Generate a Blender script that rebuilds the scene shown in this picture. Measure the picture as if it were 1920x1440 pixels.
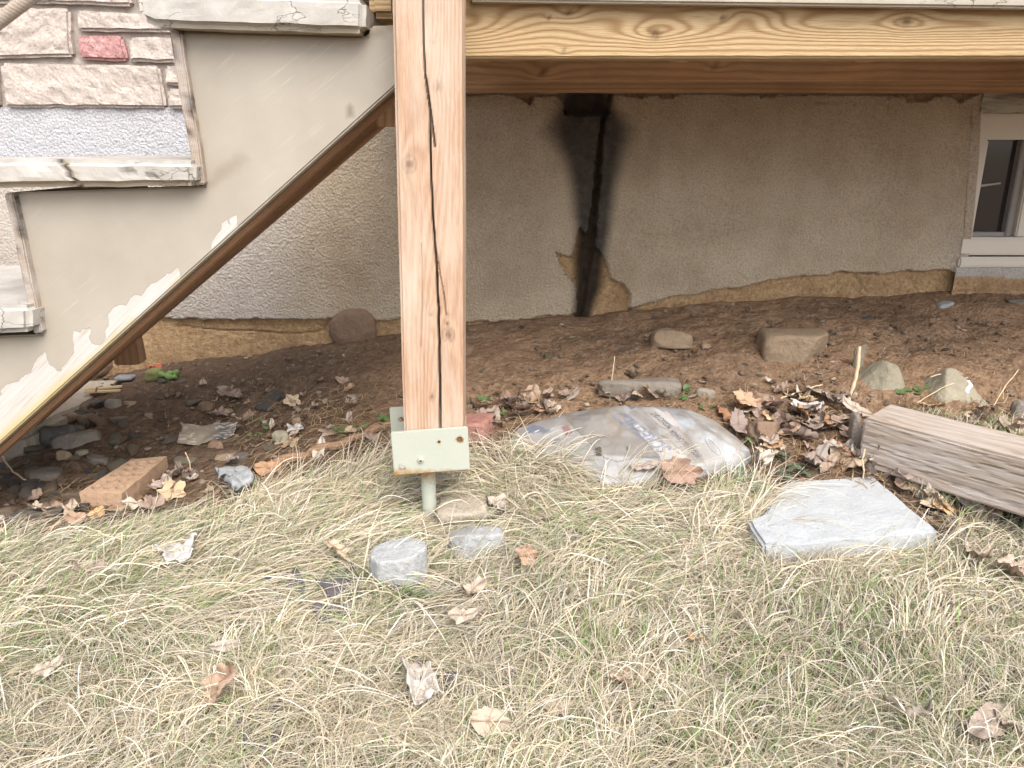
import bpy, bmesh, math, random
import numpy as np
from mathutils import Vector, Matrix
R = math.radians
for o in list(bpy.data.objects): bpy.data.objects.remove(o)
SC = bpy.context.scene; COL = SC.collection
# ------------------------------------------------------------------ camera
F = 1442.0; CX, CY = 960.0, 720.0; TH = R(17.2); CZ = .55     # photo pixels, pitch, eye height
cam = bpy.data.cameras.new('camera'); cam.sensor_width = 36; cam.lens = 36*F/1920
cam.clip_start = .02; cam.clip_end = 500
co = bpy.data.objects.new('camera', cam); COL.objects.link(co)
co.location = (0, 0, CZ); co.rotation_euler = (R(90)-TH, 0, 0); SC.camera = co
# ------------------------------------------------------------------ sky and sun
SUN_EL, SUN_ROT = 52, 158
w = bpy.data.worlds.new('World'); SC.world = w; w.use_nodes = True
nt = w.node_tree; nt.nodes.clear()
sky = nt.nodes.new('ShaderNodeTexSky'); sky.sky_type = 'NISHITA'; sky.sun_disc = False
sky.sun_elevation = R(SUN_EL); sky.sun_rotation = R(SUN_ROT); sky.dust_density = 4; sky.air_density = 1.0; sky.ozone_density = 1.0
hs = nt.nodes.new('ShaderNodeHueSaturation'); hs.inputs['Saturation'].default_value = .45
bg = nt.nodes.new('ShaderNodeBackground'); bg.inputs[1].default_value = .15
wo = nt.nodes.new('ShaderNodeOutputWorld')
nt.links.new(sky.outputs[0], hs.inputs['Color']); nt.links.new(hs.outputs[0], bg.inputs[0]); nt.links.new(bg.outputs[0], wo.inputs[0])
sl = bpy.data.lights.new('sun', 'SUN'); sl.energy = .85; sl.angle = R(40); sl.color = (1, .92, .81)
so = bpy.data.objects.new('sun', sl); COL.objects.link(so)
az = R(SUN_ROT)
sdir = Vector((math.sin(az)*math.cos(R(SUN_EL)), math.cos(az)*math.cos(R(SUN_EL)), math.sin(R(SUN_EL))))
so.rotation_euler = sdir.to_track_quat('Z', 'Y').to_euler()
SC.view_settings.view_transform = 'Standard'; SC.view_settings.look = 'None'
SC.view_settings.exposure = 1.3; SC.view_settings.gamma = 1
SC.render.engine = 'CYCLES'; SC.cycles.max_bounces = 8; SC.cycles.diffuse_bounces = 5
SC.render.resolution_x = 1024; SC.render.resolution_y = 768

# ------------------------------------------------------------------ measuring: photo pixel -> place in the world
cT, sT = math.cos(TH), math.sin(TH)
def ray(px, py):
    dx = (np.asarray(px, float)-CX)/F; dy = -(np.asarray(py, float)-CY)/F
    return dx, dy*sT+cT, dy*cT-sT
def onY(px, py, Y):
    d = ray(px, py); t = Y/d[1]
    return d[0]*t, Y+0*t, CZ+d[2]*t
def onZ(px, py, Z):
    d = ray(px, py); t = (Z-CZ)/d[2]
    return d[0]*t, d[1]*t, Z+0*t
def depth(X, Y, Z): return Y*cT-(Z-CZ)*sT
def toPx(X, Y, Z):
    X, Y, Z = [np.asarray(a, float) for a in (X, Y, Z)]
    zc = Y*cT-(Z-CZ)*sT; up = Y*sT+(Z-CZ)*cT
    return CX+F*X/zc, CY-F*up/zc
WY = 1.80                                   # the house wall's plane
# ------------------------------------------------------------------ noise
def _h(ix, iy, iz, s):
    n = (ix*374761393+iy*668265263+iz*2147483647 % 4294967296+s*974634777) & 0xffffffff
    n = ((n ^ (n >> 13))*1274126177) & 0xffffffff
    n = ((n ^ (n >> 16))*2246822519) & 0xffffffff
    return ((n ^ (n >> 15)) & 0xffffff)/float(0xffffff)
def vn(x, y, z=0, s=0):
    x, y, z = np.broadcast_arrays(np.asarray(x, float), y, z)
    ix, iy, iz = np.floor(x).astype(np.int64), np.floor(y).astype(np.int64), np.floor(z).astype(np.int64)
    fx, fy, fz = x-ix, y-iy, z-iz
    fx, fy, fz = [f*f*(3-2*f) for f in (fx, fy, fz)]
    r = 0
    for a in (0, 1):
        for b in (0, 1):
            for c in (0, 1):
                r = r+_h(ix+a, iy+b, iz*7+c*7, s)*(fx if a else 1-fx)*(fy if b else 1-fy)*(fz if c else 1-fz)
    return r*2-1
def fbm(x, y, z=0, s=0, o=4):
    r = 0; a = .5; f = 1
    for i in range(o):
        r = r+a*vn(np.asarray(x)*f+i*3.1, np.asarray(y)*f+i*1.7, np.asarray(z)*f, s+i); a *= .5; f *= 2.03
    return r
def sst(a, b, x):
    t = np.clip((np.asarray(x, float)-a)/(b-a), 0, 1); return t*t*(3-2*t)
def inpoly(px, py, poly):
    px = np.asarray(px); py = np.asarray(py); r = np.zeros(px.shape, bool); n = len(poly)
    for i in range(n):
        x1, y1 = poly[i]; x2, y2 = poly[(i+1) % n]
        if y1 == y2: continue
        c = ((y1 > py) != (y2 > py)) & (px < (x2-x1)*(py-y1)/(y2-y1)+x1)
        r ^= c
    return r
def pdist(px, py, poly, closed=True):
    px = np.asarray(px, float); py = np.asarray(py, float); d = np.full(px.shape, 1e9); n = len(poly)
    for i in range(n if closed else n-1):
        x1, y1 = poly[i]; x2, y2 = poly[(i+1) % n]
        vx, vy = x2-x1, y2-y1; L = vx*vx+vy*vy+1e-12
        t = np.clip(((px-x1)*vx+(py-y1)*vy)/L, 0, 1)
        d = np.minimum(d, np.hypot(px-x1-t*vx, py-y1-t*vy))
    return d
# ------------------------------------------------------------------ lie of the land
_wl = [(-700, 900), (-100, 775), (130, 722), (300, 684), (480, 668), (620, 642), (750, 630), (870, 611), (1090, 594), (1200, 582), (1340, 570), (1500, 561), (1600, 559), (1700, 554), (1800, 551), (1920, 546), (2150, 538), (2600, 530)]
_wx = np.array([onY(a, b, WY)[0] for a, b in _wl]); _wz = np.array([onY(a, b, WY)[2] for a, b in _wl])
def zg(X, Y):
    X = np.asarray(X, float); Y = np.asarray(Y, float)
    zw = np.interp(X, _wx, _wz)
    s = np.clip((Y-.98)/(WY-.98), 0, 1.0); s = s*.75+.25*s*s*(3-2*s)
    z = zw*s-.03*np.clip(1-Y, 0, 1)-.1*sst(-.25, -.75, X)*sst(1.0, 1.2, Y)*(1-sst(1.3, 1.75, Y))*.35
    z = z+.012*fbm(X*2.2+3, Y*2.2, 0, 5, 2)*sst(.3, .6, Y)*(1-sst(1.6, 1.8, Y))
    return z
def ground(px, py, dz=0.):
    """where the sight line through a photo pixel meets the ground"""
    X, Y, Z = onZ(px, py, 0.0)
    for i in range(40):
        Zn = zg(X, np.clip(Y, .2, WY))+dz; X2, Y2, _ = onZ(px, py, np.minimum(Zn, CZ-.05))
        X = .6*X+.4*X2; Y = .6*Y+.4*Y2
    return float(X), float(min(Y, WY)), float(zg(X, min(Y, WY)))
# ------------------------------------------------------------------ objects
def tag(o, label=None, cat=None, group=None, kind=None):
    if label: o['label'] = label
    if cat: o['category'] = cat
    if group: o['group'] = group
    if kind: o['kind'] = kind
    return o
def thing(name, loc, label, cat, group=None, rz=0):
    o = bpy.data.objects.new(name, None); COL.objects.link(o); o.empty_display_size = .05
    o.location = loc; o.rotation_euler = (0, 0, rz); return tag(o, label, cat, group)
def wloc(o):
    v = Vector((0, 0, 0))
    while o is not None: v += o.location; o = o.parent
    return v
def mk(name, V, Fc, mat, parent=None, origin=None, local=False, attrs=None, smooth=False, mats=None, mi=None):
    V = np.asarray(V, float).reshape(-1, 3)
    if not local:
        L = wloc(parent) if parent is not None else Vector(origin or (0, 0, 0))
        V = V-np.array(L)
    me = bpy.data.meshes.new(name)
    if isinstance(Fc, np.ndarray):
        k = Fc.shape[1]; n = len(Fc)
        me.vertices.add(len(V)); me.vertices.foreach_set('co', V.ravel())
        me.loops.add(n*k); me.loops.foreach_set('vertex_index', Fc.ravel().astype(np.int32))
        me.polygons.add(n); me.polygons.foreach_set('loop_start', np.arange(0, n*k, k, dtype=np.int32))
        me.update(calc_edges=True)
    else:
        me.from_pydata([tuple(v) for v in V], [], [tuple(int(i) for i in f) for f in Fc])
    me.validate()
    for m in (mats or [mat]): me.materials.append(m)
    if mi is not None and len(mi) == len(me.polygons): me.polygons.foreach_set('material_index', np.asarray(mi, np.int32))
    if attrs:
        for k, a in attrs.items():
            a = np.asarray(a, float)
            if a.ndim == 1:
                at = me.attributes.new(k, 'FLOAT', 'POINT'); at.data.foreach_set('value', a.astype(np.float32))
            else:
                if a.shape[1] == 3: a = np.hstack([a, np.ones((len(a), 1))])
                at = me.attributes.new(k, 'FLOAT_COLOR', 'POINT'); at.data.foreach_set('color', a.astype(np.float32).ravel())
    if smooth: me.polygons.foreach_set('use_smooth', np.ones(len(me.polygons), bool))
    me.update()
    o = bpy.data.objects.new(name, me); COL.objects.link(o)
    if parent is not None: o.parent = parent
    elif origin is not None: o.location = origin
    return o
def gridfaces(nx, ny):
    i, j = np.meshgrid(np.arange(nx-1), np.arange(ny-1), indexing='ij'); a = (i*ny+j).ravel()
    return np.stack([a, a+ny, a+ny+1, a+1], 1)
def bm_arr(bm):
    bm.verts.index_update()
    V = np.array([v.co[:] for v in bm.verts]); Fc = [[v.index for v in f.verts] for f in bm.faces]; return V, Fc
def prism(poly, y0, y1):
    """polygon in XZ pushed back along Y"""
    bm = bmesh.new(); n = len(poly)
    a = [bm.verts.new((p[0], y0, p[1])) for p in poly]; b = [bm.verts.new((p[0], y1, p[1])) for p in poly]
    bm.faces.new(a); bm.faces.new(b[::-1])
    for i in range(n): bm.faces.new((a[i], b[i], b[(i+1) % n], a[(i+1) % n]))
    bmesh.ops.recalc_face_normals(bm, faces=bm.faces); return bm
def slabz(poly, z0, z1):
    """polygon in XY pushed up along Z"""
    bm = bmesh.new(); n = len(poly)
    a = [bm.verts.new((p[0], p[1], z0)) for p in poly]; b = [bm.verts.new((p[0], p[1], z1)) for p in poly]
    bm.faces.new(a[::-1]); bm.faces.new(b)
    for i in range(n): bm.faces.new((a[i], a[(i+1) % n], b[(i+1) % n], b[i]))
    bmesh.ops.recalc_face_normals(bm, faces=bm.faces); return bm
def boxbm(x0, x1, y0, y1, z0, z1): return prism([(x0, z0), (x1, z0), (x1, z1), (x0, z1)], y0, y1)
def bev(bm, w=.002, seg=2):
    es = [e for e in bm.edges if len(e.link_faces) == 2 and e.calc_face_angle(0) > .5]
    bmesh.ops.bevel(bm, geom=es, offset=w, segments=seg, affect='EDGES', clamp_overlap=True); return bm
def cut(bm, step, axes='xz', tri=True):
    if tri: bmesh.ops.triangulate(bm, faces=[f for f in bm.faces if len(f.verts) > 4])
    for ax in axes:
        k = 'xyz'.index(ax); no = [0, 0, 0]; no[k] = 1
        lo = min(v.co[k] for v in bm.verts); hi = max(v.co[k] for v in bm.verts)
        p = lo+step
        while p < hi-step*.3:
            c = [0, 0, 0]; c[k] = p
            bmesh.ops.bisect_plane(bm, geom=bm.verts[:]+bm.edges[:]+bm.faces[:], dist=1e-6, plane_co=c, plane_no=no); p += step
    return bm
def tube(pts, rad, n=8, cap=True):
    """round bar along a list of points; rad a number or a list"""
    pts = [Vector(p) for p in pts]; m = len(pts); rad = [rad]*m if np.isscalar(rad) else rad
    V = []; Fc = []; up = Vector((.13, .31, .94)).normalized()
    for i, p in enumerate(pts):
        d = (pts[min(i+1, m-1)]-pts[max(i-1, 0)]).normalized(); a = d.cross(up)
        if a.length < .05: a = d.cross(Vector((1, 0, 0)))
        a.normalize(); b = d.cross(a)
        for k in range(n):
            t = 2*math.pi*k/n; V.append(p+(a*math.cos(t)+b*math.sin(t))*rad[i])
    for i in range(m-1):
        for k in range(n): Fc.append((i*n+k, i*n+(k+1) % n, (i+1)*n+(k+1) % n, (i+1)*n+k))
    if cap: Fc.append(tuple(range(n))[::-1]); Fc.append(tuple(range((m-1)*n, m*n)))
    return [tuple(v) for v in V], Fc
def join(parts):
    V = []; Fc = []
    for v, f in parts:
        k = len(V); V += [tuple(a) for a in v]; Fc += [tuple(i+k for i in q) for q in f]
    return V, Fc
# ------------------------------------------------------------------ materials
class M:
    def __init__(s, name, rough=.8, spec=.3):
        s.m = bpy.data.materials.new(name); s.m.use_nodes = True; s.t = s.m.node_tree; s.t.nodes.clear()
        s.o = s.t.nodes.new('ShaderNodeOutputMaterial'); s.p = s.t.nodes.new('ShaderNodeBsdfPrincipled')
        s.p.inputs['Roughness'].default_value = rough; s.p.inputs['Specular IOR Level'].default_value = spec
        s.t.links.new(s.p.outputs[0], s.o.inputs[0]); s._c = None
    def n(s, k, **kw):
        x = s.t.nodes.new('ShaderNode'+k)
        for a, b in kw.items(): setattr(x, a, b)
        return x
    def l(s, a, b):
        if hasattr(a, 'outputs'): a = a.outputs[0]
        if isinstance(a, (int, float)): b.default_value = (a, a, a, 1) if b.type == 'RGBA' else a
        elif isinstance(a, tuple): b.default_value = (*a, 1) if len(a) == 3 and b.type == 'RGBA' else a
        else: s.t.links.new(a, b)
    def co(s, scale=(1, 1, 1), src='Object', warp=None):
        c = s.n('TexCoord'); m = s.n('Mapping'); m.inputs['Scale'].default_value = scale if not np.isscalar(scale) else (scale,)*3
        s.l(c.outputs[src], m.inputs[0]); return m.outputs[0]
    def noise(s, scale, detail=4, rough=.55, stretch=(1, 1, 1), dist=0):
        x = s.n('TexNoise'); x.inputs['Scale'].default_value = scale; x.inputs['Detail'].default_value = detail
        x.inputs['Roughness'].default_value = rough; x.inputs['Distortion'].default_value = dist
        s.l(s.co(stretch), x.inputs['Vector']); return x.outputs[0]
    def vor(s, scale, stretch=(1, 1, 1), feat='F1', out='Distance', rnd=1):
        x = s.n('TexVoronoi', feature=feat); x.inputs['Scale'].default_value = scale; x.inputs['Randomness'].default_value = rnd
        s.l(s.co(stretch), x.inputs['Vector']); return x.outputs[out]
    def ramp(s, f, stops, interp='LINEAR'):
        r = s.n('ValToRGB'); r.color_ramp.interpolation = interp; e = r.color_ramp.elements
        while len(e) < len(stops): e.new(.5)
        for i, (p, c) in enumerate(stops):
            e[i].position = p; e[i].color = (*c, 1) if isinstance(c, tuple) else (c, c, c, 1)
        s.l(f, r.inputs[0]); return r.outputs[0]
    def mix(s, f, a, b, mode='MIX'):
        x = s.n('Mix', data_type='RGBA', blend_type=mode); s.l(f, x.inputs[0]); s.l(a, x.inputs[6]); s.l(b, x.inputs[7]); return x.outputs[2]
    def math(s, op, a, b=0, c=None, clamp=False):
        x = s.n('Math', operation=op, use_clamp=clamp); s.l(a, x.inputs[0]); s.l(b, x.inputs[1])
        if c is not None: s.l(c, x.inputs[2])
        return x.outputs[0]
    def attr(s, name, out='Fac'): x = s.n('Attribute', attribute_name=name); return x.outputs[out]
    def rnd(s): return s.n('ObjectInfo').outputs['Random']
    def col(s, c): s.l(c, s.p.inputs['Base Color']); return s
    def bump(s, h, d=.002, st=1.0):
        b = s.n('Bump'); b.inputs['Distance'].default_value = d; b.inputs['Strength'].default_value = st
        s.l(h, b.inputs['Height']); s.l(b.outputs[0], s.p.inputs['Normal']); return s
    def rough(s, r): s.l(r, s.p.inputs['Roughness']); return s

def m_soil():
    m = M('soil', .95, .15)
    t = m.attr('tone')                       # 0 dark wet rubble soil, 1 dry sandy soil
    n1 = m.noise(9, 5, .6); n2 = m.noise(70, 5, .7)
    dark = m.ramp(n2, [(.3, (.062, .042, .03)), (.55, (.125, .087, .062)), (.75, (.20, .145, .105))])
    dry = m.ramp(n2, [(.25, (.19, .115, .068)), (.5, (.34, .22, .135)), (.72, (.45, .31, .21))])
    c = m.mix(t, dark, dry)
    c = m.mix(m.ramp(n1, [(.35, 0.0), (.65, .55)]), c, m.mix(.4, c, (.06, .038, .025)))
    v = m.vor(150); vc = m.vor(150, out='Color')
    sp = m.ramp(v, [(.16, 1.0), (.26, 0.0)])
    pk = m.ramp(vc, [(.80, 0.0), (.86, .7)])
    c = m.mix(m.math('MULTIPLY', sp, pk), c, m.ramp(vc, [(.0, (.14, .11, .08)), (1, (.32, .26, .2))]))
    m.col(c)
    h = m.math('ADD', m.math('MULTIPLY', n2, 1.0), m.math('MULTIPLY', m.noise(25, 4, .6), 1.6))
    h = m.math('ADD', h, m.math('MULTIPLY', m.math('SUBTRACT', 1, v), .5))
    return m.bump(h, .0065, 1.0).m
def m_wall():
    m = M('foundation_render', .72, .35)
    st = m.attr('stucco'); so = m.attr('soot'); tn = m.attr('tint'); wh = m.attr('white')
    rough = m.noise(260, 3, .6); mid = m.noise(6, 5, .6); mid2 = m.noise(28, 4, .6, (1, 1, .35))
    grey = m.ramp(mid, [(.3, (.34, .265, .18)), (.5, (.43, .35, .25)), (.7, (.51, .43, .325))])
    grey = m.mix(m.ramp(mid2, [(.45, 0.0), (.75, .35)]), grey, (.46, .41, .34))
    grey = m.mix(m.ramp(rough, [(.30, .5), (.5, 0.0)]), grey, (.15, .12, .09)); grey = m.mix(m.ramp(rough, [(.55, .0), (.7, .5)]), grey, (.55, .48, .38))
    grey = m.mix(wh, grey, m.ramp(rough, [(.3, (.30, .30, .32)), (.6, (.52, .52, .55))]))
    grey = m.mix(m.math('MULTIPLY', tn, .8), grey, (.40, .41, .44))
    ex = m.ramp(m.noise(120, 5, .75), [(.25, (.16, .10, .055)), (.42, (.50, .32, .16)), (.6, (.68, .48, .28)), (.8, (.80, .64, .45))])
    ex = m.mix(m.ramp(m.noise(14, 3), [(.4, 0.0), (.7, .5)]), ex, (.30, .17, .09))
    c = m.mix(st, ex, grey)
    c = m.mix(m.math('MULTIPLY', so, m.ramp(m.noise(60, 4, .7), [(.2, .86), (.8, 1.0)])), c, m.mix(m.ramp(m.noise(45, 3), [(.45, 0.0), (.7, 1.0)]), (.012, .010, .009), (.035, .028, .022)))
    m.col(c); m.rough(m.mix(so, .62, .5))
    h = m.math('ADD', m.noise(170, 2, .5), m.math('MULTIPLY', m.math('SUBTRACT', 1, st), m.math('MULTIPLY', m.noise(90, 5, .8), 3.0)))
    return m.bump(h, .005, .9).m
def m_wood(name, light, mid, dark, fibre='X', ring=1.0, rough=.7, dirt=0., weather=None, thin=.5):
    """bands follow the lines of the grain attribute; fine fibre along one axis"""
    m = M(name, rough, .25)
    st = {'X': (1, 26, 26), 'Y': (26, 1, 26), 'Z': (26, 26, 1)}[fibre]
    g = m.attr('grain')
    f = m.noise(14, 5, .7, st); f2 = m.noise(45, 3, .6, st); b = m.noise(4, 3)
    ph = m.math('ADD', m.math('MULTIPLY', g, 6.2832), m.math('MULTIPLY', f, 1.1))
    s_ = m.math('SINE', ph); s_ = m.math('MULTIPLY_ADD', s_, .5, .5)
    s_ = m.math('POWER', s_, 1.0/thin)
    c = m.mix(m.math('MULTIPLY', s_, ring), m.mix(f, light, mid), dark)
    c = m.mix(m.ramp(f2, [(.32, .5), (.5, 0.0)]), c, dark)
    c = m.mix(m.ramp(m.attr('knot'), [(.0, 0.0), (1, 1.0)]), c, tuple(x*.42 for x in dark))
    c = m.mix(m.attr('crack'), c, (.02, .012, .008))
    if weather: c = m.mix(m.ramp(m.noise(5, 5, .65, tuple(x**.5 for x in st)), [(.42, 0.0), (.68, .75)]), c, weather)
    if dirt: c = m.mix(m.ramp(b, [(.45, 0.0), (.75, dirt)]), c, tuple(x*.5 for x in dark))
    m.col(c)
    return m.bump(m.math('ADD', m.math('MULTIPLY', f2, .8), m.math('MULTIPLY', s_, -.35)), .0012, .8).m
def m_paint():
    m = M('beige_paint', .55, .4)
    pe = m.attr('peel'); ct = (1, 1, 1)
    n = m.noise(7, 4); c = m.ramp(n, [(.3, (.325, .29, .24)), (.55, (.37, .335, .28)), (.75, (.41, .375, .32))])
    # brushed streaks and old scrapes, running diagonally
    mp = m.n('Mapping'); tc = m.n('TexCoord'); m.l(tc.outputs['Object'], mp.inputs[0]); mp.vector_type = 'TEXTURE'; mp.inputs['Rotation'].default_value = (0, R(-36), 0); mp.inputs['Scale'].default_value = (1/5, 1, 1/60)
    x = m.n('TexNoise'); x.inputs['Scale'].default_value = 2.2; x.inputs['Detail'].default_value = 4; x.inputs['Distortion'].default_value = .4; m.l(mp, x.inputs['Vector'])
    pm = m.ramp(m.noise(3.2, 3), [(.45, .06), (.62, 1.0)]); c = m.mix(m.math('MULTIPLY', pm, m.ramp(x, [(.58, 0.0), (.70, .45)])), c, (.54, .50, .43))
    c = m.mix(m.math('MULTIPLY', pm, m.ramp(x, [(.24, .8), (.33, 0.0)])), c, (.26, .21, .15))
    c = m.mix(m.attr('dirt'), c, (.20, .16, .11))
    mp2 = m.n('Mapping'); m.l(tc.outputs['Object'], mp2.inputs[0]); mp2.vector_type = 'TEXTURE'; mp2.inputs['Rotation'].default_value = (0, R(-42), 0); mp2.inputs['Scale'].default_value = (1/4, 1, 1/160)
    x2 = m.n('TexNoise'); x2.inputs['Scale'].default_value = 3; x2.inputs['Detail'].default_value = 3; m.l(mp2, x2.inputs['Vector'])
    bare = m.ramp(x2, [(.30, (.40, .34, .27)), (.40, (.47, .44, .41)), (.7, (.55, .525, .495))])
    bare = m.mix(m.attr('edge'), bare, (.50, .40, .21))
    pk = m.math('ADD', pe, m.math('MULTIPLY', m.math('SUBTRACT', m.noise(55, 5, .7), .5), .55))
    k = m.ramp(pk, [(.48, 0.0), (.52, 1.0)])
    c = m.mix(k, c, bare); m.col(c)
    h = m.math('ADD', m.math('MULTIPLY', k, -.5), m.math('ADD', m.math('MULTIPLY', x, .35), m.math('MULTIPLY', m.noise(120, 3), .25)))
    return m.bump(h, .0012, .7).m
def m_tread():
    m = M('cracked_step_paint', .6, .35)
    n = m.noise(12, 5, .65); c = m.ramp(n, [(.3, (.33, .31, .28)), (.55, (.43, .41, .375)), (.75, (.52, .50, .47))])
    v = m.n('TexVoronoi', feature='DISTANCE_TO_EDGE'); v.inputs['Scale'].default_value = 9
    wn = m.n('TexNoise'); wn.inputs['Scale'].default_value = 14; wn.inputs['Detail'].default_value = 5
    mp = m.co((1, 1.6, 2.2)); m.l(mp, wn.inputs['Vector']); ad = m.n('VectorMath', operation='MULTIPLY_ADD'); m.l(wn.outputs[1], ad.inputs[0]); ad.inputs[1].default_value = (.25, .25, .25); m.l(mp, ad.inputs[2]); m.l(ad, v.inputs['Vector'])
    ck = m.math('MULTIPLY', m.ramp(v.outputs[0], [(.004, 1.0), (.014, 0.0)]), m.ramp(m.noise(5, 3), [(.48, 0.0), (.58, 1.0)]))
    c = m.mix(ck, c, (.13, .10, .07)); c = m.mix(m.attr('dirt'), c, (.30, .23, .13)); c = m.mix(m.attr('crack'), c, (.05, .035, .03)); m.col(c)
    return m.bump(m.math('SUBTRACT', m.math('MULTIPLY', m.noise(60, 5, .7), .6), ck), .002, .8).m
def m_stone():
    m = M('cladding_stone', .85, .3)
    k = m.attr('kind'); n = m.noise(190, 4, .7); v = m.vor(150)
    cr = m.ramp(n, [(.28, (.26, .20, .16)), (.36, (.40, .34, .29)), (.55, (.48, .42, .38)), (.8, (.58, .54, .50))])
    rd = m.ramp(n, [(.28, (.22, .08, .08)), (.42, (.38, .19, .18)), (.7, (.52, .34, .33))])
    mo = m.ramp(m.noise(60, 4), [(.3, (.27, .23, .20)), (.7, (.40, .355, .32))])
    c = m.mix(m.ramp(k, [(.5, 0.0), (.51, 1.0)]), mo, cr); c = m.mix(m.ramp(k, [(1.5/2, 0.0), (1.51/2, 1.0)]), c, rd)
    m.col(c); return m.bump(m.math('ADD', m.noise(120, 4, .7), m.math('MULTIPLY', m.noise(22, 5, .7), 1.0)), .0028, .8).m
def m_rock(name, a, b, spk=.3, sc=60, bd=.004):
    m = M(name, .85, .25); n = m.noise(12, 5, .65); f = m.noise(sc, 5, .7)
    c = m.mix(n, a, b); c = m.mix(m.ramp(f, [(.3, spk), (.5, 0.0)]), c, tuple(x*.45 for x in a)); c = m.mix(m.ramp(f, [(.58, 0.0), (.75, spk)]), c, tuple(min(1, x*1.5) for x in b))
    h = m.n('HueSaturation'); m.l(c, h.inputs['Color']); m.l(m.math('MULTIPLY_ADD', m.rnd(), .35, .82), h.inputs['Value']); m.col(h.outputs[0])
    return m.bump(m.math('ADD', m.math('MULTIPLY', f, 1.4), m.math('MULTIPLY', m.noise(25, 4), 1.8)), bd, 1.0).m
def m_leaf(name, a, b):
    m = M(name, .75, .2); r = m.rnd()
    c = m.mix(m.noise(45, 4, .6), a, b)
    h = m.n('HueSaturation'); m.l(c, h.inputs['Color']); m.l(m.math('MULTIPLY_ADD', r, .55, .7), h.inputs['Value'])
    m.l(m.math('MULTIPLY_ADD', r, .04, .48), h.inputs['Hue']); m.l(m.math('MULTIPLY_ADD', m.math('FRACT', m.math('MULTIPLY', r, 7)), .5, .6), h.inputs['Saturation'])
    c = m.mix(m.attr('vein'), h.outputs[0], tuple(x*.5 for x in a)); m.col(c); m.bump(m.noise(80, 4), .0015, .6)
    return m.m
def m_blade(name, tr=.35):
    m = M(name, .6, .25); c = m.n('Attribute', attribute_name='col').outputs['Color']; m.col(c)
    t = m.n('BsdfTranslucent'); m.l(c, t.inputs[0]); x = m.n('MixShader'); x.inputs[0].default_value = tr
    m.l(m.p, x.inputs[1]); m.l(t, x.inputs[2]); m.l(x, m.o.inputs[0]); return m.m
def m_plain(name, c, rough=.6, spec=.4, var=.15, sc=30, metal=0, bump=.0006):
    m = M(name, rough, spec); m.p.inputs['Metallic'].default_value = metal
    n = m.noise(sc, 4, .6); m.col(m.mix(n, tuple(x*(1-var) for x in c), tuple(min(1, x*(1+var)) for x in c)))
    return m.bump(m.noise(sc*4, 3), bump, .5).m
def m_metal():
    m = M('pale_green_metal_paint', .45, .45)
    c = m.mix(m.noise(18, 4), (.38, .405, .345), (.44, .46, .395))
    c = m.mix(m.ramp(m.math('MULTIPLY', m.attr('rust'), m.ramp(m.noise(70, 5, .7), [(.3, .5), (.7, 1.3)])), [(.25, 0.0), (.7, 1.0)]), c, m.mix(m.noise(140, 3), (.42, .28, .10), (.24, .10, .04)))
    m.col(c); return m.bump(m.noise(160, 3), .0005, .6).m
def m_attrcol(name, rough, spec, bd=.001, bs=60):
    m = M(name, rough, spec); c = m.n('Attribute', attribute_name='col').outputs['Color']
    c = m.mix(m.ramp(m.noise(30, 5, .7), [(.5, 0.0), (.8, .35)]), c, (.32, .27, .21)); m.col(c); return m.bump(m.noise(bs, 4), bd, .7).m
SOIL = m_soil(); WALL = m_wall(); PAINT = m_paint(); TREAD = m_tread(); STONE = m_stone(); METAL = m_metal()
W_POST = m_wood('weathered_post_wood', (.55, .39, .28), (.44, .285, .19), (.29, .16, .095), 'Z', .4, .75, 0, (.58, .49, .40), .8)
W_RIM = m_wood('treated_pine', (.54, .41, .24), (.44, .315, .165), (.26, .145, .06), 'X', .8, .6, 0, None, .5)
W_BEAM = m_wood('brown_joist_wood', (.68, .46, .28), (.57, .37, .215), (.38, .22, .115), 'X', .6, .7, .4)
W_BARE = m_wood('bare_carriage_wood', (.46, .28, .17), (.37, .22, .13), (.24, .13, .07), 'X', .5, .75, .3)
W_LOG = m_wood('grey_weathered_timber', (.46, .39, .33), (.36, .295, .24), (.22, .165, .12), 'X', .4, .85, .1, (.52, .485, .46), .5)
W_STICK = m_wood('dead_stick_wood', (.36, .24, .15), (.26, .16, .10), (.12, .07, .04), 'X', .4, .85, .2)
W_PEG = m_plain('pale_peg_wood', (.55, .42, .26), .7, .3, .15, 60)
DRYBLADE = m_blade('dry_grass_blades', .30); GREENBLADE = m_blade('green_grass_blades', .35)
THATCH = None
ROCK_TAN = m_rock('tan_fieldstone', (.26, .19, .125), (.36, .275, .19)); ROCK_GREY = m_rock('grey_fieldstone', (.17, .145, .12), (.30, .265, .225))
ROCK_OLIVE = m_rock('olive_fieldstone', (.23, .205, .15), (.33, .30, .225)); ROCK_SLATE = m_rock('slate_stone', (.10, .095, .09), (.19, .18, .17))
ROCK_BROWN = m_rock('brown_rubble_stone', (.19, .125, .085), (.29, .20, .14)); BRICK = m_rock('orange_brick', (.33, .215, .14), (.43, .30, .205), .4, 90, .0015)
BRICKRED = m_rock('red_brick', (.30, .13, .10), (.42, .24, .20), .5, 90)
CONC = m_rock('pale_concrete', (.335, .35, .36), (.42, .44, .455), .14, 160, .0016); CONCW = m_rock('white_concrete', (.39, .40, .40), (.49, .50, .505), .3, 120, .003); CONCB = m_rock('buff_concrete', (.33, .28, .22), (.43, .38, .31), .35, 110)
LEAF_B = m_leaf('brown_leaf', (.34, .24, .17), (.48, .355, .26)); LEAF_P = m_leaf('pale_leaf', (.40, .32, .255), (.53, .44, .36)); LEAF_O = m_leaf('orange_leaf', (.40, .235, .13), (.54, .36, .215))
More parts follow.
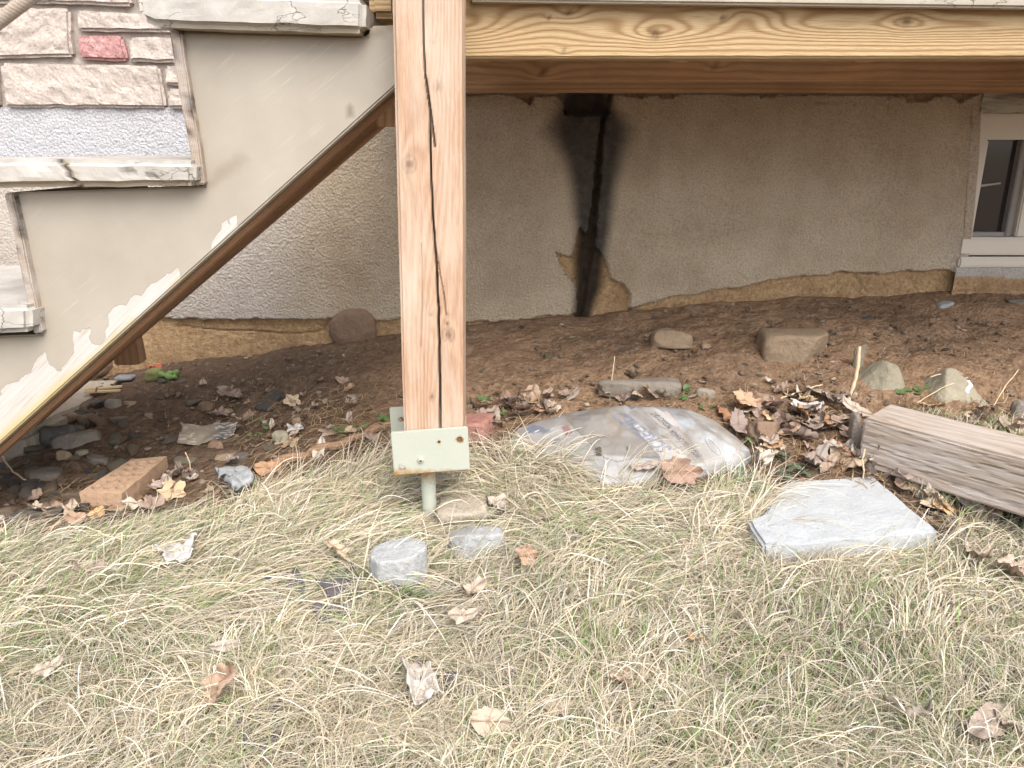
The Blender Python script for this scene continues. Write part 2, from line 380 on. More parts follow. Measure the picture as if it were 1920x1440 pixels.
IVY = m_plain('ground_ivy_leaf', (.10, .17, .06), .55, .35, .35, 60); IVY_D = m_plain('dull_clover_leaf', (.10, .15, .10), .55, .35, .3, 60)
BLACKPL = m_plain('black_plastic_sheet', (.10, .092, .105), .7, .5, .3, 20, 0, .002)
WHITEPL = m_plain('white_paper', (.48, .46, .44), .7, .3, .15, 25, 0, .002)
VINYL = m_plain('cream_window_vinyl', (.66, .61, .53), .4, .45, .04, 6); SASHG = m_plain('grey_sash', (.30, .28, .27), .5, .4, .1)
BAGM = m_attrcol('printed_bag_plastic', .5, .4, .004, 22)
# ------------------------------------------------------------------ soil: one sheet out to the horizon
def axis(lo, hi, st, far):
    a = np.arange(lo, hi+st/2, st); o = []; d = st*2; p = hi
    while p < far: p += d; o.append(p); d *= 1.45
    q = []; d = st*2; p = lo
    while p > -far: p -= d; q.append(p); d *= 1.45
    return np.concatenate([q[::-1], a, o])
gx = axis(-1.35, 1.35, .006, 60); gy = axis(.35, 1.84, .006, 60)
GX, GY = np.meshgrid(gx, gy, indexing='ij')
GRASS_PX = [(-900, 1056), (0, 1052), (150, 1032), (330, 1008), (420, 980), (500, 942), (640, 908), (735, 885), (880, 868), (990, 852), (1075, 875), (1130, 930), (1200, 942), (1330, 925), (1420, 935), (1440, 1012), (1600, 1035), (1760, 1025), (1800, 990), (1920, 995), (2900, 1010), (3500, 2400), (-1500, 2400)]
PXg, PYg = toPx(GX, np.clip(GY, .35, 9), zg(GX, np.clip(GY, .3, WY)))
grassy = (inpoly(PXg, PYg, GRASS_PX) & (GY < 1.5)) | (GY < .6)
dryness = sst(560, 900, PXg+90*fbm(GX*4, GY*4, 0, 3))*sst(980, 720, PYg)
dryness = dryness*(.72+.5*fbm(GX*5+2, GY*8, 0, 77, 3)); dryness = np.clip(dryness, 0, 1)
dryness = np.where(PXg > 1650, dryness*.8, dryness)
rough_ = .5+.5*fbm(GX*3, GY*3, 0, 8)
GZ = zg(GX, np.clip(GY, -50, WY))+(.010+.010*(GY > 1.3)*(GY < 1.74))*fbm(GX*11, GY*14, 0, 11, 3)+.0045*fbm(GX*55, GY*55, 0, 21, 3)*(1.3-.5*dryness)
GZ = GZ+.006*np.abs(fbm(GX*30, GY*30, 0, 41, 2))*(1-dryness)
GZ = np.where(GY > WY+.02, np.minimum(GZ, -.1), GZ)
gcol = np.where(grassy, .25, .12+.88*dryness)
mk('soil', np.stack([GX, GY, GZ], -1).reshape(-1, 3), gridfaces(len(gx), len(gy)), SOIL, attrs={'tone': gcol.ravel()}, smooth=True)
tag(bpy.data.objects['soil'], kind='structure')

# ------------------------------------------------------------------ house: foundation wall, stone, window
house = thing('house', (0, WY, 0), 'house wall with grey rendered foundation, black sooty crack and basement window', 'house')
ZS = float(onY(100, 205, WY)[2]); ZT = float(onY(1400, 176, WY)[2])            # stone starts, render ends under the deck
wx = np.arange(-1.75, 1.9, .0034); wz = np.arange(-.30, .70, .0034)
WX, WZ = np.meshgrid(wx, wz, indexing='ij')
PX, PY = toPx(WX, WY, WZ)
jit = 5*fbm(WX*30, WZ*30, 0, 61, 4); PXj = PX+jit; PYj = PY+6*fbm(WX*26, WZ*26, 0, 62, 4)
top = np.interp(PX, [690, 960, 972, 992, 996, 1000, 1048, 1056, 1060, 1142, 1147, 1200, 1236, 1240, 1262, 1266, 1424, 1428, 1452, 1456, 1700, 1702, 1746, 1750, 1788, 1800, 1818, 1835],
                    [176, 176, 178, 196, 196, 177, 177, 184, 214, 214, 178, 182, 176, 184, 186, 177, 177, 183, 183, 178, 178, 186, 187, 178, 179, 192, 186, 178])
low = np.interp(PX, [-400, 240, 330, 420, 520, 640, 750, 870, 960, 1085, 1087, 1181, 1185, 1280, 1380, 1450, 1560, 1700, 1812, 1816, 2300],
                    [600, 592, 597, 600, 598, 600, 601, 604, 600, 590, 590, 590, 580, 553, 541, 523, 514, 510, 504, 520, 515])
top = np.where(PX < 690, -400, top)
stucco = (PYj > top) & (PYj < low)
patch = inpoly(PXj, PYj, [(1090, 425), (1078, 452), (1073, 482), (1041, 474), (1052, 498), (1078, 526), (1084, 600), (1181, 600), (1184, 556), (1168, 535), (1146, 520), (1141, 498), (1124, 468), (1110, 455)])
crackL = [(1146, 178), (1131, 230), (1124, 290), (1119, 350), (1111, 420), (1106, 470), (1096, 530), (1087, 596)]
dcr = pdist(PX+3*fbm(WX*60, WZ*60, 0, 66), PY, crackL, False)
wdt = np.interp(PY, [178, 230, 400, 450, 600], [3.5, 4.5, 7, 9, 5])
groove = dcr < wdt
stucco = stucco & ~patch & ~groove
curl = inpoly(PXj, PYj, [(1041, 474), (1052, 500), (1080, 530), (1082, 500), (1073, 484)])
cracks2 = np.minimum.reduce([pdist(PX+3*fbm(WX*40, WZ*40, 0, 71), PY, c, False) for c in
    ([(1668, 176), (1669, 190), (1666, 205)], [(1530, 192), (1556, 192)], [(330, 612), (400, 620), (470, 622), (540, 628), (600, 622)], [(1181, 560), (1182, 600)], [(1805, 500), (1812, 528)], [(1610, 520), (1625, 545)], [(1385, 515), (1403, 526)])])
Yd = np.full(PX.shape, WY+.012)+.0022*fbm(WX*70, WZ*70, 0, 81, 4)+.003*fbm(WX*9, WZ*9, 0, 82, 2)
Yd = np.where(stucco, WY+.0012*fbm(WX*110, WZ*110, 0, 83, 3)+.0035*fbm(WX*5, WZ*5, 0, 84, 2), Yd)
Yd = np.where(groove, WY+.022, Yd); Yd = np.where(cracks2 < 1.3, Yd+.005, Yd)
Yd = np.where(inpoly(PX, PY, [(1058, 160), (1146, 160), (1144, 214), (1058, 214)]), WY+.03, Yd)
Yd = np.where((WZ > ZT) & (PX > 690), WY+.035, Yd)
so_w = np.interp(PY, [160, 200, 240, 262, 300, 350, 420, 480, 540, 600, 615], [46, 58, 84, 78, 56, 42, 33, 29, 25, 17, 8])
so_c = np.interp(PY, [160, 215, 245, 300, 350, 420, 480, 540, 600], [1100, 1102, 1104, 1112, 1113, 1112, 1104, 1098, 1090])
sd = np.abs(PX-so_c+8*fbm(WX*9, WZ*9, 0, 91, 3))
soot = 1-sst(so_w*.55, so_w*1.25+4, sd); soot = np.maximum(soot, sst(9, 3, dcr)*.9); soot = np.where(PY < 150, 0, soot)
tint = sst(640, 470, PX)*sst(200, 320, PY)*.5  # bluish left part: reflected sky light put into the wall colour
scr = np.minimum.reduce([pdist(PX, PY, c, False) for c in ([(1518, 315), (1519, 335), (1516, 355)], [(1511, 360), (1509, 376)], [(1626, 346), (1622, 368)], [(1681, 333), (1678, 360), (1677, 400), (1673, 436)], [(1740, 350), (1738, 362)], [(1515, 458), (1515, 468)], [(1692, 308), (1692, 316)])])
white = np.maximum(sst(520, 380, PX)*sst(315, 290, PY)*.95, sst(1.6, .5, scr)*.35*(fbm(WX*90, WZ*90, 0, 2) > -.1))
white = np.maximum(white, sst(1740, 1815, PX)*sst(400, 450, PY)*.25)  # paler patch beside the window: light from the right put into the colour
oc = (inpoly(PX, PY, [(1815, 214), (2400, 214), (2400, 530), (1811, 530)])) & (PX > np.interp(PY, [215, 500], [1838, 1812]))
F_ = gridfaces(len(wx), len(wz)); keep = ~oc.ravel()[F_].all(1) & ~((WZ.ravel()[F_].mean(1) > ZS+.004) & (PX.ravel()[F_].mean(1) < 700))
att = {'stucco': stucco.astype(float), 'soot': soot, 'tint': tint, 'white': white}
att['stucco'] = np.where(curl, .0, att['stucco'])
mk('foundation_wall', np.stack([WX, Yd, WZ], -1).reshape(-1, 3), F_[keep], WALL, house, attrs={k: v.ravel() for k, v in att.items()}, smooth=True)
DARK = m_plain('dark_cavity', (.02, .018, .016), .9, .1)  # near-black colour that holds the shade inside cavities
V, Fc = bm_arr(boxbm(-3.5, 1.09, WY+.06, WY+.3, -.4, 3.0)); mk('wall_core', V, Fc, m_plain('block_core', (.22, .19, .16), .9, .2, .2, 12, 0, .002), house)
V, Fc = bm_arr(boxbm(1.09, 3.8, WY+.16, WY+.3, -.4, 3.0)); mk('wall_core', V, Fc, DARK, house)  # near-black backing behind the pane: unlit interior put into the colour
V, Fc = bm_arr(boxbm(1.80, 3.8, WY+.0, WY+.15, -.4, .62)); mk('wall_core', V, Fc, bpy.data.materials['block_core'], house)
# stone cladding
def wpt(px, py): a = onY(px, py, WY); return float(a[0]), float(a[2])
blocks = [([(-90, 112), (-100, 16), (134, 16), (141, 107)], 1), ([(145, 22), (310, 28), (325, 61), (150, 59)], 1), ([(148, 66), (234, 69), (241, 114), (156, 113)], 2), ([(244, 71), (330, 72), (336, 118), (247, 116)], 1),
          ([(6, 119), (302, 124), (314, 203), (14, 201)], 1), ([(-260, 118), (-2, 119), (4, 201), (-260, 199)], 1), ([(309, 124), (400, 126), (404, 162), (315, 160)], 1), ([(317, 166), (404, 168), (408, 206), (320, 204)], 1),
          ([(-300, -58), (20, -52), (26, 6), (-300, 4)], 1), ([(34, -55), (240, -50), (252, 12), (40, 6)], 1), ([(250, -50), (420, -46), (426, 20), (262, 16)], 1), ([(-300, 12), (-108, 14), (-98, 110), (-300, 108)], 1)]
parts = []; kinds = []
rnd = random.Random(4)
polys = [([wpt(*p) for p in b], k) for b, k in blocks]
x = -3.3
zc = wpt(0, -60)[1]+.01
while zc < 1.9:                                               # the courses above and beside, out of the picture
    hgt = rnd.choice([.062, .10, .12]); x = -3.3+rnd.random()*.2
    while x < 3.6:
        wd = rnd.choice([.12, .2, .3, .36]); polys.append(([(x, zc), (x, zc+hgt-.009), (x+wd-.009, zc+hgt-.009), (x+wd-.009, zc)], 2 if rnd.random() < .12 else 1)); x += wd
    zc += hgt
for zz, hh in ((ZS, .1), (ZS+.11, .11)):
    x = -3.3
    while x < -1.55: polys.append(([(x, zz), (x, zz+hh-.009), (x+.28, zz+hh-.009), (x+.28, zz)], 1)); x += .29
VV = []; FF = []; KK = []
for i, (p, k) in enumerate(polys):
    if max(a[1] for a in p) < ZS: continue
    near = i < len(blocks)
    bm = prism(p, WY-.012, WY+.03); bev(bm, .006, 2)
    if near: cut(bm, .006, 'xz')
    V, Fc = bm_arr(bm); bm.free()
    if near:
        f = (V[:, 1] < WY+.0); V[:, 1] -= f*(.006*fbm(V[:, 0]*16+i, V[:, 2]*24, i*3.1, 31+i, 4)+.004*fbm(V[:, 0]*70, V[:, 2]*70, i, 41, 3))
        V[:, 0] += .003*fbm(V[:, 0]*30, V[:, 2]*30, i, 51, 3); V[:, 2] += .003*fbm(V[:, 0]*30, V[:, 2]*30, i, 52, 3)
    n = sum(len(a) for a in VV); VV.append(V); FF += [[q+n for q in f] for f in Fc]; KK += [1.0 if k == 1 else 2.0]*len(V)
n = sum(len(a) for a in VV)
V, Fc = join([bm_arr(boxbm(-3.4, -.52, WY+.004, WY+.055, ZS-.004, 2.0)), bm_arr(boxbm(-.52, 3.7, WY+.004, WY+.055, .85, 2.0))]); V = np.array(V); VV.append(V); FF += [[q+n for q in f] for f in Fc]; KK += [0.0]*len(V)
# the kind attribute: 0 mortar, 1 pale stone, 2 red stone (halved for the ramp)
mk('stone_cladding', np.vstack(VV), FF, STONE, house, attrs={'kind': np.array(KK)/2+.02})
V, Fc = bm_arr(bev(prism([wpt(*p) for p in ((1822, 196), (1838, 198), (1839, 216), (1835, 300), (1826, 400), (1814, 503), (1801, 503))], WY-.0022, WY+.04), .0015))
mk('render_edge', V, Fc, WALL, house, attrs={'stucco': np.ones(len(V)), 'soot': np.zeros(len(V)), 'tint': np.zeros(len(V)), 'white': np.full(len(V), .12)})
# window
def wbox(px0, py0, px1, py1, y0, y1, b=.002):
    x0, z1 = wpt(px0, py0); x1, z0 = wpt(px1, py1); return bm_arr(bev(boxbm(x0, x1, y0, y1, z0, z1), b))
x0, zt = wpt(1836, 215); x1 = 1.78; zb = wpt(1812, 500)[1]; xL = wpt(1812, 440)[0]-.012
win = None
fr = [bm_arr(bev(boxbm(x0-.012, x1, WY+.002, WY+.05, wpt(1850, 262)[1], zt), .003)), bm_arr(bev(boxbm(x0-.003, x1, WY-.002, WY+.05, zt-.006, zt+.002), .001)),
      bm_arr(bev(boxbm(xL, wpt(1858, 265)[0], WY+.006, WY+.06, wpt(1812, 470)[1], wpt(1850, 262)[1]), .003)),
      bm_arr(bev(boxbm(x1-.05, x1, WY+.006, WY+.06, wpt(1812, 470)[1], wpt(1850, 262)[1]), .003)),
      bm_arr(bev(boxbm(xL, x1, WY-.004, WY+.06, wpt(1812, 478)[1], wpt(1812, 445)[1]), .004)),
      bm_arr(bev(boxbm(xL, x1, WY-.012, WY+.06, zb, wpt(1812, 481)[1]), .004))]
win = mk('window', *join(fr), VINYL, house)
zl, zh = wpt(1812, 446)[1], wpt(1850, 262)[1]
xs = wpt(1906, 400)[0]
mk('sash', *join([bm_arr(bev(boxbm(wpt(1850, 300)[0]-.015, xs+.004, WY+.03, WY+.05, zl, zl+.010), .001)), bm_arr(bev(boxbm(xs, xs+.016, WY+.026, WY+.05, zl, zh), .002))]), SASHG, win)
mk('sash_stile', *bm_arr(bev(boxbm(xs+.016, xs+.07, WY+.012, WY+.05, zl, zh), .003)), VINYL, win)
GL = M('window_glass', .12, .6); GL.col((.025, .022, .022)); GL.p.inputs['Coat Weight'].default_value = .3
mk('pane', *bm_arr(boxbm(xL, x1-.04, WY+.045, WY+.05, zl, zh)), GL.m, win)
a = wpt(1826, 357); b = wpt(1896, 345)
mk('pane_reflection', *tube([(a[0], WY+.040, a[1]), ((a[0]+b[0])/2, WY+.040, (a[1]+b[1])/2+.002), (b[0], WY+.040, b[1])], [.0015, .003, .002]), m_plain('pale_reflection', (.45, .43, .42), .4), win)  # pale bar added inside the window, standing for a reflection in the glass
# sill of mortar below the window
sx = np.arange(xL-.004, 1.80, .006); sz = np.arange(-.12, zb, .005)
A, B = np.meshgrid(sx, sz, indexing='ij'); pxa, pya = toPx(A, WY, B)
yy = WY-.010+.003*fbm(A*30, B*50, 0, 7, 4)+.004*(np.mod(B*14+.3*fbm(A*6, B*3, 0, 4), 1) < .12)
wv = sst(535, 500, pya)*.45
mk('window_sill', np.stack([A, yy, B], -1).reshape(-1, 3), gridfaces(len(sx), len(sz)), WALL, win, attrs={'stucco': (pya < 520+8*fbm(A*12, B*12, 0, 9)).astype(float).ravel(), 'soot': np.zeros(A.size), 'tint': np.full(A.size, .3), 'white': wv.ravel()}, smooth=True)
mk('sill_side', *bm_arr(boxbm(xL-.004, 1.80, WY-.009, WY+.05, zb-.012, zb-.001)), VINYL, win)
# crumpled membrane hanging over the window
u = np.linspace(0, 1, 130); v = np.linspace(0, 1, 40); U, Vv = np.meshgrid(u, v, indexing='ij')
xa = wpt(1838, 200)[0]; X = xa+U*.75; zt2 = wpt(1900, 168)[1]; zb2 = wpt(1900, 213)[1]
lft = np.clip(U*10, 0, 1)
Z = zt2+(zb2-zt2)*Vv+.006*fbm(U*9, Vv*2, 0, 5)*(Vv); Yv = WY-.005-.020*np.sin(Vv*math.pi*.9)*lft*(.7+.5*fbm(U*7, Vv*3, 0, 15))-.006*fbm(U*40, Vv*7, 0, 25, 3)
mk('flashing', np.stack([X, Yv, Z], -1).reshape(-1, 3), gridfaces(130, 40), m_plain('grey_green_membrane', (.40, .39, .33), .4, .5, .25, 18, 0, .002), house, smooth=True)

# ------------------------------------------------------------------ wood boxes with real grain lines
def wood_box(name, bm, mat, parent, axis_, face, seed, knots=(), k0=0., freq=60., warp=.5, amp=.0008, cracks=(), step=.005, local=False, cathedral=None):
    """grain lines in the plane (length axis, face axis); knots: (u, v, size) in metres"""
    V, Fc = bm_arr(bm); bm.free()
    iu = 'xyz'.index(axis_); iv = 'xyz'.index(face); iw = 3-iu-iv
    u = V[:, iu]; v = V[:, iv]; w_ = V[:, iw]
    g = freq*(v+w_*.45)+warp*fbm(u*2.5+seed, v*7, w_*7, seed, 3)*2
    if cathedral: g = g+cathedral(u, v)
    kn = np.zeros(len(V))
    for (ku, kv, ks) in knots:
        e = ((u-ku)/(ks*2.6))**2+((v-kv)/(ks*1.25))**2
        g = g+freq*ks*1.5*np.exp(-e)*np.sign(.5-((ku*37) % 1) if False else 1)
        e2 = ((u-ku)/(ks*.52))**2+((v-kv)/(ks*.45))**2; kn = np.maximum(kn, np.exp(-e2**2)*.95)
        kn = np.maximum(kn, .5*np.exp(-((np.sqrt(e2)-1.25)/.14)**2))
    ck = np.zeros(len(V))
    nrm = None
    for (pts, wd) in cracks:
        d = pdist(u+0, v+.0012*fbm(u*60, 0, 0, seed+9, 3), pts, False); c = sst(wd, wd*.45, d)
        c = c*(w_ < w_.min()+.006); ck = np.maximum(ck, c)
    D = amp*fbm(V[:, 0]*40+seed, V[:, 1]*40, V[:, 2]*40, seed+1, 3)
    V = V.copy(); V[:, iv] += D; V[:, iw] += amp*fbm(u*6, v*60, w_*60, seed+2, 3)+ck*.005
    return mk(name, V, Fc, mat, parent, attrs={'grain': g, 'knot': kn, 'crack': ck}, local=local)

# ------------------------------------------------------------------ deck
deck = thing('wooden_deck', (.5, 1.5, .6), 'low deck of yellow pine and brown joists over the bare soil', 'deck')
def zrow(py, Y): return float(onY(960, py, Y)[2])
RY = 1.125
zr0 = zrow(109, RY); xr0 = float(onY(690, 30, RY)[0])
# photo places of the knots on the rim joist
def rpt(px, py): a = onY(px, py, RY); return float(a[0]), float(a[2])
kn = [(*rpt(1228, 62), .0125), (*rpt(1067, 24), .009), (*rpt(1356, 34), .008), (*rpt(1700, 40), .012), (*rpt(1057, 97), .005), (*rpt(1030, 32), .003)]
def cath(u, v):
    c = 0
    for (px, py, sx_, sy_, a) in ((860, 52, 95, 30, 4.2), (1290, 58, 90, 20, 2.4), (1385, 40, 70, 22, -2.2), (1560, 50, 130, 20, 3.2), (1790, 52, 120, 20, 3.6), (1140, 68, 80, 18, 1.5), (1980, 50, 110, 22, 3)):
        x_, z_ = rpt(px, py); c = c+a*np.exp(-((u-x_)/(sx_*.00078))**2-((v-z_)/(sy_*.00078))**2)
    return c
bm = boxbm(-.10, 2.2, RY, RY+.038, zr0, zr0+.14); bev(bm, .003, 2); cut(bm, .005, 'xz')
wood_box('rim_joist', bm, W_RIM, deck, 'x', 'z', 3, kn, freq=105, warp=.55, amp=.0006, cathedral=cath)
bm = boxbm(-.22, 2.2, 1.50, 1.538, zrow(150, 1.50), zrow(150, 1.50)+.14); bev(bm, .003); cut(bm, .012, 'xz')
k2 = onY(1020, 135, 1.5); wood_box('joist', bm, W_BEAM, deck, 'x', 'z', 7, [(float(k2[0]), float(k2[2]), .012), (float(onY(1345, 122, 1.5)[0]), float(onY(1345, 122, 1.5)[2]), .009)], freq=70, warp=.8)
bm = boxbm(-.30, 2.2, WY-.045, WY-.016, zrow(173, WY-.045), zrow(173, WY-.045)+.14); bev(bm, .003); cut(bm, .012, 'xz')
wood_box('ledger', bm, W_BEAM, deck, 'x', 'z', 12, [], freq=110, warp=.5)
for i in range(7):                                             # cross joists run above, from the ledger to the rim
    xj = -.05+i*.33
    if i in (0,): xj = -.075
    bm = boxbm(xj, xj+.036, RY+.04, 1.498, zr0+.03, zr0+.139); bev(bm, .002); cut(bm, .04, 'y'); wood_box('cross_joist', bm, W_BEAM, deck, 'y', 'z', 20+i, freq=60)
    bm = boxbm(xj, xj+.036, 1.54, WY-.047, zr0+.03, zr0+.139); bev(bm, .002); cut(bm, .04, 'y'); wood_box('cross_joist', bm, W_BEAM, deck, 'y', 'z', 40+i, freq=60)
y = RY-.03; i = 0
zt_ = float(onY(1920, 19, RY-.03)[2])
while y < WY-.02:
    y1 = min(y+.105, WY-.014)
    bm = boxbm(-.26, 2.3, y, y1, zr0+.1405, zr0+.168); bev(bm, .004); cut(bm, .02, 'x')
    V, Fc = bm_arr(bm); mk('deck_board', V, Fc, TREAD, deck, attrs={'dirt': np.zeros(len(V)), 'crack': np.zeros(len(V))}); y = y1+.004
# pale painted skirt board covering the top of the rim joist
za, zb_ = float(onY(866, 2, RY-.022)[2]), float(onY(1920, 19, RY-.022)[2])
bm = prism([(-.055, za), (.9, zb_), (2.2, zb_-.01), (2.2, zb_+.10), (-.055, zb_+.10)], RY-.022, RY-.003); bev(bm, .003); cut(bm, .012, 'xz'); V, Fc = bm_arr(bm)
mk('skirt_board', V+np.array([0, .0, 0]), Fc, TREAD, deck, attrs={'dirt': .5*sst(za+.006, za, V[:, 2]), 'crack': np.zeros(len(V))})
bm = bm_arr(bev(boxbm(float(onY(690, 0, RY-.02)[0]), -.15, RY-.02, RY+.05, float(onY(700, 33, RY-.02)[2]), zr0+.139), .008))
V, Fc = bm; mk('joist_end', V, Fc, W_RIM, deck, attrs={'grain': V[:, 2]*160, 'knot': np.zeros(len(V)), 'crack': np.zeros(len(V))})

# ------------------------------------------------------------------ porch stairs (seen from the side)
SY = 1.08
def spt(px, py, Y=SY): a = onY(px, py, Y); return float(a[0]), float(a[2])
stairs = thing('porch_stairs', (-.5, SY, 0), 'beige painted porch stairs with peeling sawtooth stringer climbing to the deck', 'stairs')
outl = [(340, 59), (690, 68), (695, 48), (815, 46), (815, 97), (737, 166), (0, 831), (-220, 1030), (-420, 1030), (-420, 930), (-305, 925), (-245, 640), (78, 627), (22, 361), (383, 349)]
poly = [spt(*p) for p in outl]
bm = prism(poly, SY, SY+.036); bev(bm, .0025, 2); cut(bm, .008, 'xz'); V, Fc = bm_arr(bm)
pu, pv = toPx(V[:, 0], SY, V[:, 2])
dn = (pv-831)+(pu)*.9024                                   # height over the bottom edge, vertical pixels (negative above)
above = -(dn)*.742
peelw = np.interp(pu, [-400, -60, 0, 50, 60, 83, 97, 110, 133, 140, 163, 177, 195, 205, 240, 320, 334, 345, 390, 402, 440, 452, 900], [95, 80, 73, 62, 67, 73, 42, 31, 23, 63, 55, 21, 12, 49, 40, 24, 20, 0, 0, 22, 20, 0, 0])
peel = sst(9, -9, above-peelw-16*fbm(pu/14, pv/14, 0, 3))
peel = np.where(peelw < 12, 0, peel); peel = peel*(.75+.25*sst(-.3, .3, fbm(pu/25, pv/25, 0, 9)))
edge = sst(np.interp(pu, [0, 90, 180, 240], [22, 26, 12, 4]), 2, above+5*fbm(pu/30, 0, 0, 6))*np.interp(pu, [0, 130, 220, 420, 740], [1.0, 1, .8, .35, .2])*(V[:, 1] < SY+.004)
peel = np.maximum(peel, (above < np.interp(pu, [0, 90, 200, 300, 740], [22, 34, 9, 3, 3])).astype(float)*1.0)
dirt = .4*sst(22, 0, pdist(pu, pv, [(22, 361), (383, 349), (455, 300)], False)+14*fbm(pu/22, pv/22, 0, 5))*sst(300, 390, pu)
dirt = np.maximum(dirt, .55*sst(14, 2, pdist(pu, pv, [(341, 60), (690, 68), (740, 49)], False))); dirt = np.maximum(dirt, .6*sst(9, 2, pdist(pu, pv, [(22, 361), (78, 627), (-245, 640)], False)))
dirt = np.maximum(dirt, .9*sst(5, 2, pdist(pu, pv, [(652, 196), (656, 212)], False)))
und = V[:, 1] > SY+.0045; peel = np.where(und, 0, peel); dirt = np.where(und, 1., dirt)
str_ = mk('stringer', V, Fc, PAINT, stairs, attrs={'peel': peel, 'edge': edge, 'dirt': dirt})
# bare wooden carriage behind the painted stringer
lo = [(737, 178), (0, 843), (-220, 1042), (-420, 1042), (-420, 960), (640, 120), (737, 120)]
bm = prism([spt(*p) for p in lo], SY+.038, SY+.068); bev(bm, .002); cut(bm, .02, 'xz'); V, Fc = bm_arr(bm)
ang = math.atan2(spt(737, 166)[1]-spt(0, 831)[1], spt(737, 166)[0]-spt(0, 831)[0])
mk('carriage', V, Fc, W_BARE, stairs, attrs={'grain': 60*(-V[:, 0]*math.sin(ang)+V[:, 2]*math.cos(ang)+V[:, 1])+fbm(V[:, 0]*4, V[:, 2]*4, 0, 4), 'knot': np.zeros(len(V)), 'crack': np.zeros(len(V))})
lo2 = [(760, 150), (-220, 1000), (-420, 1000), (-420, 800), (560, 60), (760, 60)]
bm = prism([spt(p[0], p[1]) for p in lo2], 1.43, 1.468); bev(bm, .002); cut(bm, .03, 'xz'); V, Fc = bm_arr(bm)
V[:, 2] += .02
mk('carriage', V, Fc, W_BARE, stairs, attrs={'grain': 60*(-V[:, 0]*math.sin(ang)+V[:, 2]*math.cos(ang)), 'knot': np.zeros(len(V)), 'crack': np.zeros(len(V))})
def tread(pxs, slope_left=0, seed=0):
    """pxs: the front face in the photo: tl, tr, br, bl"""
    Yf = SY-.035; p = [spt(a, b, Yf) for a, b in pxs]
    bm = prism(p, Yf, 1.47); bev(bm, .008, 3); cut(bm, .007, 'xz'); cut(bm, .03, 'y', False); V, Fc = bm_arr(bm)
    pu, pv = toPx(V[:, 0], V[:, 1], V[:, 2]); f = sst(Yf+.03, Yf+.004, V[:, 1])
    V[:, 1] -= f*(.0025*fbm(V[:, 0]*14, V[:, 2]*30, 0, 5+seed, 4)+.0012*fbm(V[:, 0]*60, V[:, 2]*90, 0, 8+seed, 3)); V[:, 2] += .0016*fbm(V[:, 0]*25, V[:, 1]*25, V[:, 2]*9, 15+seed, 4)
    V[:, 0] += .0015*fbm(V[:, 2]*60, V[:, 1]*40, 0, 25+seed, 3)
    zb = min(V[:, 2]); dirt = .75*sst(zb+.014, zb+.002, V[:, 2]+.004*fbm(V[:, 0]*40, 0, 0, 4+seed))
    ck = np.zeros(len(V))
    if seed == 1:
        ck = sst(4.5, 2, pdist(pu, pv, [(112, 300), (128, 325), (150, 352)], False)); ck = np.maximum(ck, .7*sst(2.6, 1, pdist(pu, pv, [(86, 300), (84, 330)], False)))
        ck = np.maximum(ck, .5*sst(2.6, 1, pdist(pu, pv, [(215, 318), (255, 324), (300, 336)], False))); V[:, 1] += ck*.004
        dirt = np.maximum(dirt, .85*sst(5, 1, pdist(pu, pv, [(120, 303), (142, 330), (158, 352)], False)))
    mk('tread', V, Fc, TREAD, stairs, attrs={'dirt': dirt, 'crack': ck})
tread([(252, -22), (684, -6), (684, 62), (290, 49), (258, 36)], 0, 0)
tread([(-72, 298), (364, 301), (365, 349), (-66, 353)], 0, 1)
tread([(-370, 582), (56, 573), (56, 624), (-366, 640)], 0, 2)
for q in ([(316, 57), (338, 60), (385, 345), (366, 349)], [(7, 362), (24, 361), (79, 623), (63, 627)], [(-310, 645), (-292, 645), (-238, 920), (-254, 920)]):
    bm = prism([spt(*p, SY-.012) for p in q], SY-.012, 1.47); bev(bm, .002); cut(bm, .01, 'z'); V, Fc = bm_arr(bm)
    V[:, 0] += .0012*fbm(V[:, 2]*40, 0, 0, 6, 3)
    mk('riser', V, Fc, W_LOG, stairs, attrs={'grain': 420*V[:, 0]+2*V[:, 1], 'knot': np.zeros(len(V)), 'crack': .8*(np.abs(V[:, 1]-SY+.012) < .002)*(fbm(V[:, 2]*30, V[:, 0]*90, 0, 3) > .2)})
h0, h1 = spt(-260, 236, 1.30), spt(300, -190, 1.30)
V, Fc = tube([(h0[0], 1.30, h0[1]), ((h0[0]+h1[0])/2, 1.30, (h0[1]+h1[1])/2), (h1[0], 1.30, h1[1])], .0105, 10); V = np.array(V)
mk('handrail', V, Fc, W_LOG, stairs, attrs={'grain': 150*V[:, 2]+100*V[:, 0], 'knot': np.zeros(len(V)), 'crack': np.zeros(len(V))}, smooth=True)
bm = boxbm(spt(702, 180, 1.2)[0], -.10, 1.2, 1.24, spt(702, 237, 1.2)[1], spt(702, 150, 1.2)[1]+.06); bev(bm, .002); cut(bm, .01, 'xz')
wood_box('support_block', bm, W_BEAM, stairs, 'z', 'x', 5, freq=80)
q = [(196, 600), (246, 600), (262, 684), (214, 686)]
bm = prism([spt(a, b, 1.5) for a, b in q], 1.5, 1.535); bev(bm, .003); cut(bm, .01, 'xz')
wood_box('prop', bm, W_BARE, stairs, 'z', 'x', 9, freq=70)

